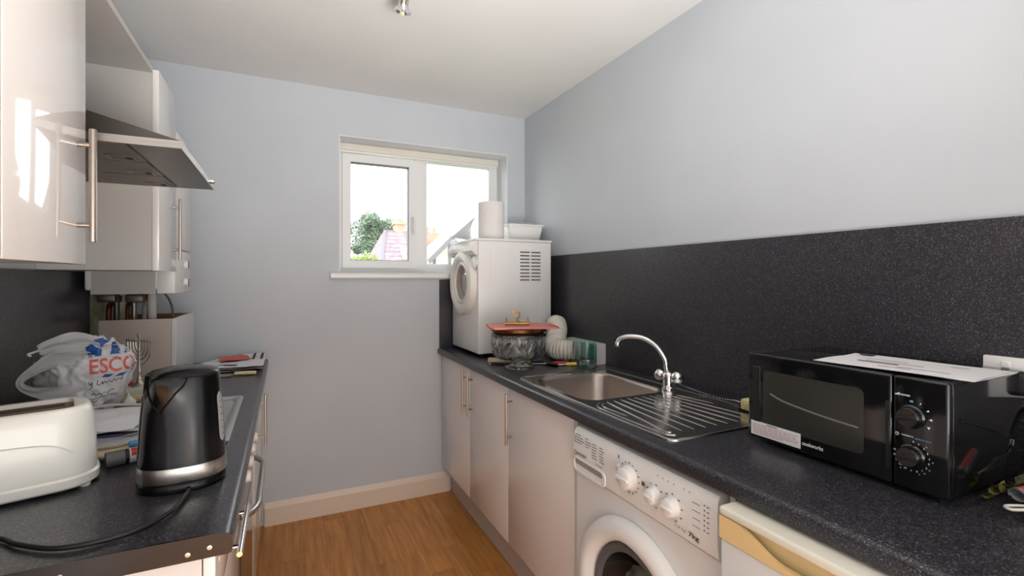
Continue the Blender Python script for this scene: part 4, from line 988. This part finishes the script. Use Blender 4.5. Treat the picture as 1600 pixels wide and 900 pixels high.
lp = spline([(-.53, 1.78, 1.125), (-.576, 1.76, 1.122), (-.61, 1.745, 1.10), (-.636, 1.735, 1.078), (-.643, 1.73, 1.062), (-.632, 1.73, 1.046), (-.603, 1.735, 1.032), (-.565, 1.75, 1.022), (-.525, 1.775, 1.03)], 5)
ribbon(lp, [.062 - .046 * math.sin(PI * i / (len(lp) - 1)) for i in range(len(lp))], vw, cr=.0015).build('loop_handle', M['bag'], bg_, 70)
lp = spline([(-.49, 1.84, 1.135), (-.52, 1.81, 1.15), (-.55, 1.79, 1.156), (-.585, 1.775, 1.152), (-.617, 1.765, 1.142)], 6)
ribbon(lp, [.03 + .045 * math.sin(PI * (i / (len(lp) - 1)) ** .8) for i in range(len(lp))], Vector((.2, -.75, .6)), cr=.005).build('knotted_neck', M['bag'], bg_, 70)
B().tube(spline([(-.612, 1.766, 1.146), (-.628, 1.76, 1.14), (-.636, 1.757, 1.136), (-.63, 1.757, 1.130)], 4), .003, 6).build('torn_end', M['bag'], bg_)
PU = Vector((.945, .327, 0)).normalized(); PV = Vector((0, 0, 1)); PN = PU.cross(PV)
PO = Vector((bc.x, bc.y, 0)) + PN * .3       # a = 0 on the bag's middle, b = height
def project(b, name, m, par):
    bmesh.ops.triangulate(b.bm, faces=b.bm.faces[:])
    for _ in range(3):
        es = [e for e in b.bm.edges if e.calc_length() > .009]
        if es: bmesh.ops.subdivide_edges(b.bm, edges=es, cuts=1)
        bmesh.ops.triangulate(b.bm, faces=[f for f in b.bm.faces if len(f.verts) > 3])
    bad = []
    for v in b.bm.verts:
        h = bag_bvh.ray_cast(v.co, -PN)
        if h[0] is None: bad.append(v)
        else: v.co = h[0] + PN * .0016
    bmesh.ops.delete(b.bm, geom=bad, context='VERTS')
    b.build(name, m, par, 0, fix=False)
b = B().text('ESCO', PO + PU * -.004 + PV * 1.068, PU, PV, .112, .042, 0, bold=.02); project(b, 'lettering', M['bag_red'], bg_)
b = B()
for pg in ([(-.02, 1.162), (-.012, 1.142), (-.006, 1.118), (.022, 1.118), (.026, 1.14), (.012, 1.13), (.004, 1.148)], [(.002, 1.16), (.03, 1.166), (.05, 1.158), (.034, 1.148), (.026, 1.14), (.02, 1.152)],
           [(.044, 1.118), (.05, 1.15), (.06, 1.15), (.066, 1.134), (.07, 1.118), (.06, 1.118)], [(.078, 1.118), (.082, 1.132), (.094, 1.118)],
           [(.022, 1.056), (.03, 1.064), (.05, 1.062), (.04, 1.054)], [(.052, 1.054), (.064, 1.062), (.084, 1.064), (.072, 1.055)], [(.084, 1.058), (.094, 1.066), (.106, 1.072), (.098, 1.062)]):
    b.decal(pg, PO, PU, PV, 0)
project(b, 'print', M['bag_blue'], bg_)
b = B()
def pen(pts, w=.0018):
    for (x0, z0), (x1, z1) in zip(pts, pts[1:]):
        dx, dz = x1 - x0, z1 - z0; L = math.hypot(dx, dz) or 1; nx, nz = -dz / L * w / 2, dx / L * w / 2
        b.decal([(x0 - nx, z0 - nz), (x1 - nx, z1 - nz), (x1 + nx, z1 + nz), (x0 + nx, z0 + nz)], PO, PU, PV, 0)
pen([(-.006, 1.046), (-.003, 1.036), (.002, 1.045), (.0, 1.028), (-.005, 1.024)])
pen([(.014, 1.05), (.012, 1.036), (.018, 1.034), (.024, 1.044), (.026, 1.035), (.031, 1.043), (.035, 1.036), (.041, 1.044), (.046, 1.037), (.052, 1.046), (.056, 1.039), (.064, 1.047), (.07, 1.042), (.072, 1.056)])
pen([(0, 1.006), (.006, 1.012), (.01, 1.004), (.018, 1.011), (.022, 1.005), (.03, 1.013), (.036, 1.008), (.046, 1.016), (.054, 1.014)])
pen([(0, .994), (.03, .998), (.05, 1.003)], .0012); pen([(0, .986), (.014, .987)], .0012); pen([(.02, .988), (.036, .991)], .0012)
project(b, 'print', M['grey_print'], bg_)

# ------------------------------------------------------------------ paper pile in clear plastic on the hob
pw2 = thing('paper_bundle', 'white letters in a clear plastic bag lying on the hob behind the kettle', 'papers', (-.41, 1.62, ZB))
for k, (x0, x1, ya, yb, a, mm) in enumerate(((-.54, -.33, 1.50, 1.765, -4, 'paper_grey'), (-.545, -.335, 1.495, 1.76, 3, 'paper'), (-.53, -.325, 1.51, 1.755, -9, 'paper'))):
    sheet(B(), x0, x1, ya, yb, ZB + .022 + .008 * k, rot(None, a, 'Z', (-.43, 1.62, 0)), .016, 12, .001, seed=9 + k).build('sheet', M[mm], pw2)
b = B()
mt = rot(None, -9, 'Z', (-.43, 1.62, 0))
B().box(-.52, -.37, 1.5, 1.512, ZB + .02, ZB + .034, .001, 1, mt=rot(None, 2, 'Z', (-.43, 1.62, 0))).build('blue_booklet', mat('navy_card', (48, 42, 96), .5), pw2)
def bagf(u, v):
    t = 2 * PI * u; ph = (v - .5) * PI; c = math.cos(ph)
    x = -.425 + .118 * math.copysign(abs(math.cos(t)) ** .7, math.cos(t)) * abs(c) ** .5; y = 1.60 + .145 * math.copysign(abs(math.sin(t)) ** .7, math.sin(t)) * abs(c) ** .5
    z = ZB + .016 + .0145 * math.sin(ph) + .004 * noise.noise(Vector((x * 25, y * 25, 0)))
    return Vector((x, y, max(z, ZB + .0005)))
b = B().grid(bagf, 36, 10); b.build('plastic_bag', M['clear_plastic'], pw2, 60)
B().tube(spline([(-.52, 1.745, ZB + .05), (-.46, 1.752, ZB + .056), (-.40, 1.75, ZB + .052), (-.335, 1.735, ZB + .05)], 5), [.004] * 16, 6).build('rolled_edge', M['paper_grey'], pw2)

brd = tag(B().box(-.07, .07, -.036, .036, 0, .009, .002, 2, mt=Matrix.Translation((-.385, 1.472, ZT + .0115)) @ Matrix.Rotation(.3, 4, 'Z')).build('cork_mat', M['tray_board'], None), 'small tan cork mat on the hob edge between toaster and kettle', 'mat')
gt = thing('marker_tube', 'grey tube with black band and red label lying behind the kettle', 'tube', (-.31, 1.38, ZT))
g0, g1 = Vector((-.372, 1.392, ZT + .0175)), Vector((-.292, 1.422, ZT + .0175)); d_ = g1 - g0
def seg_(a, c, r): return [g0 + d_ * a, g0 + d_ * (a + .01), g0 + d_ * (c - .01), g0 + d_ * c], [r * .9, r, r, r * .9]
for nm, a, c, r, mm in (('cap', 0, .42, .0175, 'gasket'), ('band', .42, .5, .0168, 'black_matt'), ('label', .5, .8, .017, 'paper_grey'), ('body', .8, 1, .0168, 'gasket')):
    p_, r_ = seg_(a, c, r); B().tube(p_, r_, 20).build(nm, M[mm], gt)
q = []
B().grid(lambda u, v: g0 + d_ * (.54 + .2 * u) + (Vector((0, 0, 1)) * math.sin(.2 + 1.2 * v) + Vector((d_.y, -d_.x, 0)).normalized() * math.cos(.2 + 1.2 * v)) * .0174, 2, 6).build('red_label', M['red'], gt)
tag(B().tube(spline([(-.345, 1.462, ZT + .0284), (-.33, 1.466, ZT + .0286), (-.29, 1.478, ZT + .0286), (-.262, 1.487, ZT + .0286)], 4), [.006] + [.0078] * 11 + [.005], 14).build('pen', mat('sky_blue_plastic', (66, 142, 206), .3), None), 'bright blue pen lying on the cork mat behind the kettle', 'pen')

# ------------------------------------------------------------------ booklets with candelabrum
for k, (mm, dx, dy, a) in enumerate((('paper_grey', 0, 0, 4), ('bone', .006, -.004, -5), ('paper_grey', -.004, .003, 2), ('pale_teal', -.012, -.002, 9), ('paper', .004, .004, -3))):
    q = thing('booklet', ('lowest grey booklet of the pile under the silver candelabrum', 'ivory booklet second from the bottom under the silver candelabrum', 'grey booklet in the middle of the pile under the silver candelabrum', 'pale green booklet second from the top under the silver candelabrum', 'white booklet on top of the pile under the silver candelabrum')[k], 'booklet', (-.495 + dx, 2.15 + dy, ZT + .0002 + k * .0085), 'booklets under the candelabrum', local=True, rz=math.radians(a + 16))
    B().box(-.07, .07, -.055, .055, 0, .0012).box(-.07, .07, -.055, .055, .0068, .008).box(-.07, -.068, -.055, .055, .0012, .0068).build('cover', M[mm], q)
    B().box(-.068, .068, -.053, .053, .0012, .0068).build('pages', M['bone'], q)
ZM = ZT + .0002 + 5 * .0085
mn = thing('candelabrum', 'silver nine branched candelabrum standing on a pile of booklets', 'candelabrum', (-.48, 2.165, ZM))
mc = Vector((-.48, 2.165, ZM)); me_ = Vector((.80, -.60, 0)).normalized()
B().lathe([(0, 0), (.026, 0), (.026, .003), (.018, .008), (.009, .014), (.006, .022), (.008, .026), (.005, .03), (.0042, .05), (.0065, .054), (.0042, .058), (.0036, .11), (.005, .114), (.0034, .118), (.003, .175), (.0055, .178), (.006, .188), (.004, .188), (0, .184)], c=mc, seg=20).build('stem', M['silver'], mn)
for k, (r, zb) in enumerate(((.052, .078), (.04, .096), (.028, .112), (.016, .126))):
    pts = [mc + me_ * (r * math.sin(t)) + Vector((0, 0, .162 - (.162 - zb) * max(0, math.cos(t)) ** .75)) for t in [(-PI / 2) + PI * j / 22 for j in range(23)]]
    B().tube(pts, .0024, 8).build('branch', M['silver'], mn)
    for s_ in (-1, 1):
        c = mc + me_ * r * s_ + Vector((0, 0, .16)); B().lathe([(0, 0), (.0035, .001), (.007, .008), (.0068, .01), (.0045, .0095), (0, .005)], c=c, seg=12).build('candle_cup', M['silver'], mn)
B().tube([mc + me_ * .0 + Vector((-.0, 0, .184)), mc + Vector((.0, 0, .206))], [.0018, .0008], 6).build('wick_holder', M['silver'], mn)
for k, (x, y) in enumerate(((-.512, 2.187), (-.44, 2.17))):
    t = tag(B().lathe([(0, 0), (.009, 0), (.0125, .003), (.0125, .009), (.008, .0125), (0, .013)], c=(x, y, ZM), seg=18).build('bottle_cap', M['red'], None), ('red cap left of the candelabrum foot on the booklets', 'red cap right of the candelabrum foot on the booklets')[k], 'cap', 'red caps on the booklets')
gb = thing('garlic_bulb', 'small whitish garlic bulb in front of the booklet pile', 'garlic', (-.465, 1.965, ZB - .002))
B().lathe([(0, 0), (.012, .001), (.021, .01), (.02, .022), (.01, .032), (.004, .04), (.0035, .05), (0, .051)], c=(-.465, 1.965, ZB - .0015), seg=36, fn=lambda r, z, a: r * (1 + .07 * abs(math.cos(3.5 * a)) - .04)).build('bulb', M['garlic'], gb)

# ------------------------------------------------------------------ letters, red envelope and knife at the far end
lt = thing('letter_pile', 'pile of opened white letters at the far end of the left worktop', 'papers', (-.2, 2.72, ZT))
for k, (x0, x1, ya, yb, a, mm) in enumerate(((-.32, -.11, 2.57, 2.86, 6, 'paper_grey'), (-.31, -.1, 2.58, 2.88, -6, 'paper'), (-.335, -.125, 2.59, 2.88, -3, 'paper_grey'), (-.32, -.112, 2.575, 2.87, 8, 'paper'), (-.34, -.13, 2.60, 2.89, -12, 'paper'))):
    sheet(B(), x0, x1, ya, yb, ZT + .0015 + .0055 * k, rot(None, a, 'Z', (-.21, 2.73, 0)), .009, 8, .0012, seed=20 + k).build('sheet', M[mm], lt)
mg = thing('magazine', 'white paper with two thick black bars at the worktop front corner by the back wall', 'paper', (-.14, 2.72, ZT + .03))
sheet(B(), -.20, -.09, 2.50, 2.92, ZT + .0315, rot(None, 0, 'Z', (-.15, 2.7, 0)), .004, 8, .0014, seed=31).build('sheet', M['paper'], mg)
for x in (-.148, -.112): box('black_bar', M['black_print'], mg, x, x + .012, 2.70, 2.90, ZT + .0365, ZT + .038)
re = tag(sheet(B(), -.29, -.165, 2.66, 2.80, ZT + .04, rot(None, 12, 'Z', (-.22, 2.74, 0)), .005, 6, .0016, seed=41).build('red_envelope', M['red_paper'], None), 'red envelope lying on top of the letter pile', 'envelope')
lf = thing('folded_leaflet', 'black and white folded leaflet beside the pipe box and letter pile', 'leaflet', (-.375, 2.66, ZT))
mt = Matrix.Translation((-.375, 2.665, ZT + .0005)) @ Matrix.Rotation(.3, 4, 'Z')
B().prism([(-.03, 0), (.035, 0), (.035, .001), (-.026, .0012), (.03, .022), (.03, .0232), (-.03, .002)], -.05, .05, 'y', mt=mt).build('page', M['paper'], lf)
B().prism([(-.012, .0095), (.018, .0203), (.018, .0213), (-.012, .0105)], -.02, .03, 'y', mt=mt).build('print', M['black_print'], lf)
kn = thing('knife', 'table knife with an ivory coloured handle in front of the letter pile', 'knife', (-.2, 2.47, ZT))
B().tube(spline([(-.205, 2.475, ZT + .008), (-.19, 2.474, ZT + .0095), (-.15, 2.468, ZT + .0095), (-.125, 2.464, ZT + .009), (-.118, 2.463, ZT + .008)], 4), [.0055] + [.0085] * 15 + [.006], 12).build('handle', M['bone'], kn)
B().prism([(-.21, 2.468), (-.21, 2.482), (-.30, 2.496), (-.335, 2.492), (-.32, 2.482)], ZT + .006, ZT + .0078, 'z').build('blade', M['silver'], kn)
fk = tag(B().tube(spline([(-.215, 2.452, ZT + .005), (-.26, 2.46, ZT + .004), (-.3, 2.466, ZT + .006), (-.34, 2.47, ZT + .005)], 4), [.003] * 8 + [.004] * 5, 8).build('letter_opener', M['silver'], None), 'thin metal rod lying in front of the ivory handled knife', 'rod')

# ------------------------------------------------------------------ ceiling spotlight
cl = thing('ceiling_spotlight', 'chrome three spot ceiling light near the top edge', 'ceiling light', (.41, 1.60, ZC))
B().lathe([(0, 0), (.055, 0), (.052, -.02), (.045, -.026), (0, -.026)], c=(.41, 1.60, ZC), seg=36).build('ceiling_plate', M['chrome'], cl)
for (tx, ty, lx, ly) in ((.40, 1.748, 0, .0), (.26, 1.56, 0, 0), (.56, 1.53, 0, 0)):
    p0 = Vector((.41, 1.60, ZC - .022)); p1 = Vector((tx, ty, ZC - .03))
    arm = B().tube(spline([p0, p0.lerp(p1, .5) + Vector((0, 0, -.006)), p1, p1 + Vector((0, 0, -.012))], 5), .006, 10).build('arm', M['chrome'], cl)
    tilt = {.40: 42, .26: 10, .56: 12}[tx]
    ht = Matrix.Translation((tx, ty, ZC - .032)) @ Matrix.Rotation(math.radians(tilt), 4, 'X')
    B().lathe([(0, .002), (.012, .001), (.0165, -.004), (.0175, -.05), (.019, -.062), (.024, -.07), (.031, -.076), (.032, -.086), (.029, -.088), (.025, -.082), (0, -.078)], seg=28, mt=ht).build('spot_head', M['chrome'], arm)
    B().lathe([(0, -.079), (.024, -.0815), (.02, -.085), (0, -.086)], seg=20, mt=ht).build('lamp_glass', M['appliance_plastic'], arm)

# ------------------------------------------------------------------ outside the window
struct(box('ground', M['grass'], None, -30, 40, 6, 60, -3.2, -3.0))
ha = thing('house', 'house with mauve tiled hipped roof and skylight seen through the left window light', 'house', (5, 19, -3))
box('wall', M['render'], ha, 3.25, 4.95, 17.2, 24, -3, 1.25)
b = B().loft([[(3.0, 16.9, 1.2), (5.05, 16.9, 1.2), (5.05, 24.3, 1.2), (3.0, 24.3, 1.2)], [(3.71, 20.0, 3.28), (4.95, 20.0, 3.28), (4.95, 20.6, 3.28), (3.71, 20.6, 3.28)]]); b.build('roof', M['roof_tile'], ha, 10)
def roof_pt(x, t): return Vector((x, 16.9 + 3.1 * t, 1.2 + 2.08 * t))
nr = Vector((0, -2.08, 3.1)).normalized()
for k in range(11):      # tile courses
    t = .06 + k * .085; xa = 3.0 + .71 * t; 
    xb = 5.05 - .1 * t
    B().loft([[roof_pt(xa, t) + nr * .002, roof_pt(xb, t) + nr * .002, roof_pt(xb, t) + nr * .014, roof_pt(xa, t) + nr * .014], [roof_pt(xa + .05, t + .08) + nr * .002, roof_pt(xb, t + .08) + nr * .002, roof_pt(xb, t + .08) + nr * .006, roof_pt(xa + .05, t + .08) + nr * .006]]).build('tile_course', M['roof_tile'], ha, 0)
sk_ = B(); A_ = roof_pt(4.05, .42); C_ = roof_pt(4.75, .62)
B().loft([[A_ + nr * .02, Vector((C_.x, A_.y, A_.z)) + nr * .02, C_ + nr * .02, Vector((A_.x, C_.y, C_.z)) + nr * .02], [A_ + nr * .09, Vector((C_.x, A_.y, A_.z)) + nr * .09, C_ + nr * .09, Vector((A_.x, C_.y, C_.z)) + nr * .09]]).build('skylight', mat('skylight_frame', (232, 234, 238), .2, coat=.5), ha)
sk_.bm.free()
B().tube([(3.0, 16.9, 1.23), (3.35, 18.45, 2.26), (3.71, 20, 3.31)], .06, 8).build('hip_ridge', M['timber'], ha)
B().tube([(3.71, 20.3, 3.3), (4.95, 20.3, 3.3)], .08, 8).build('ridge', M['roof_tile'], ha)
ch_ = B().box(4.15, 4.58, 20.1, 20.55, 3.1, 3.62).box(4.10, 4.63, 20.05, 20.6, 3.62, 3.72).build('chimney', M['brick'], ha, 0)
for x in (4.26, 4.47): B().lathe([(.07, 0), (.055, .12), (.07, .14), (.05, .14)], c=(x, 20.32, 3.72), seg=12).build('chimney_pot', M['brick'], ch_)
hb2 = thing('house', 'half timbered gabled house seen through the right window light', 'house', (8.1, 27, -3))
ax, az, ez, hw, gy = 8.09, 3.70, -.3, 4.0, 25.0
B().prism([(ax - hw + .3, -3), (ax + hw - .3, -3), (ax + hw - .3, ez), (ax, az - .25), (ax - hw + .3, ez)], gy, gy + 8, 'y').build('wall', M['render'], hb2, 0)
for s_ in (-1, 1):
    B().loft([[(ax, gy - .4, az), (ax + s_ * hw, gy - .4, ez), (ax + s_ * hw, gy - .4, ez - .16), (ax, gy - .4, az - .2)], [(ax, gy + 8.4, az), (ax + s_ * hw, gy + 8.4, ez), (ax + s_ * hw, gy + 8.4, ez - .16), (ax, gy + 8.4, az - .2)]]).build('roof', M['roof_pale'], hb2, 0)
    B().loft([[(ax, gy - .46, az - .06), (ax + s_ * hw, gy - .46, ez - .06), (ax + s_ * hw, gy - .46, ez - .34), (ax, gy - .46, az - .34)], [(ax, gy - .41, az - .06), (ax + s_ * hw, gy - .41, ez - .06), (ax + s_ * hw, gy - .41, ez - .34), (ax, gy - .41, az - .34)]]).build('bargeboard', M['timber'], hb2, 0)
for k in range(-3, 4):
    x = ax + k * .85; top_ = az - .4 - abs(x - ax) * 1.0; B().box(x - .07, x + .07, gy - .05, gy + .02, -2.9, top_).build('timber_post', M['timber'], hb2, 0)
B().box(ax - 1.9, ax + 1.9, gy - .07, gy + .02, 1.72, 1.88).build('timber_beam', M['timber'], hb2, 0)
ch2 = B().box(ax - .5, ax + .4, gy + 3.2, gy + 3.9, 3.0, 4.15).build('chimney', M['brick'], hb2, 0)
for x in (-.25, .15): B().lathe([(.12, 0), (.1, .3), (.13, .33), (.09, .33)], c=(ax + x, gy + 3.55, 4.15), seg=12).build('chimney_pot', M['brick'], ch2)
def tree(label, c, rad, n, leaf, m, name='tree', seed=0, trunk=True, squash=.9):
    rnd = random.Random(seed); t = thing(name, label, 'tree' if trunk else 'bush', (c[0], c[1], -3)); c = Vector(c); b = B(); cl_ = []
    for k in range(64):
        d = Vector((rnd.gauss(0, 1), rnd.gauss(0, 1), rnd.gauss(0, 1))).normalized() * rad * rnd.uniform(.2, .9); d.z *= squash; cl_.append((c + d, rad * rnd.uniform(.16, .3)))
    for k in range(n):
        cc, r = rnd.choice(cl_); d = Vector((rnd.gauss(0, 1), rnd.gauss(0, 1), rnd.gauss(0, 1))).normalized() * r * rnd.uniform(.6, 1.05)
        p = cc + d; u = Vector((rnd.gauss(0, 1), rnd.gauss(0, 1), rnd.gauss(0, 1))).normalized(); w = u.orthogonal().normalized(); L = leaf * rnd.uniform(.6, 1.3)
        b.quad(p - u * L, p + w * L * .55, p + u * L, p - w * L * .55)
    o = b.build('foliage', m, t, 0, fix=False); o['kind'] = 'stuff'
    b = B().tube([(c.x, c.y, -3), (c.x + .05, c.y, c.z - rad * .6), (c.x, c.y, c.z)], [rad * .11, rad * .08, rad * .03], 8)
    for cc, r in cl_[::3]: b.tube([(c.x, c.y, c.z - rad * .5), (c.lerp(cc, .6)), cc], [rad * .04, rad * .025, rad * .008], 5)
    b.build('trunk', M['bark'], t)
tree('large grey green tree seen through the left window light', (6.15, 36, 4.6), 2.35, 17000, .09, M['tree_leaf'], seed=3)
tree('yellow green bush at the bottom left of the window view', (1.62, 11.6, 1.62), .50, 2400, .05, M['bush_leaf'], 'bush', 5, False, .75)
tree('low yellow green shrub right of the taller bush in the window view', (2.36, 13.6, 1.5), .40, 1600, .05, M['bush_leaf'], 'bush', 8, False, .8)

for o in list(bpy.data.objects):
    if o.type == 'MESH' and o.name.split('.')[0] in ('print', 'sticker_print', 'gauge_mark', 'side_pressing') and o.parent: o['kind'] = 'stuff'
    if o.type == 'MESH' and not o.data.polygons: print('EMPTY', o.name)
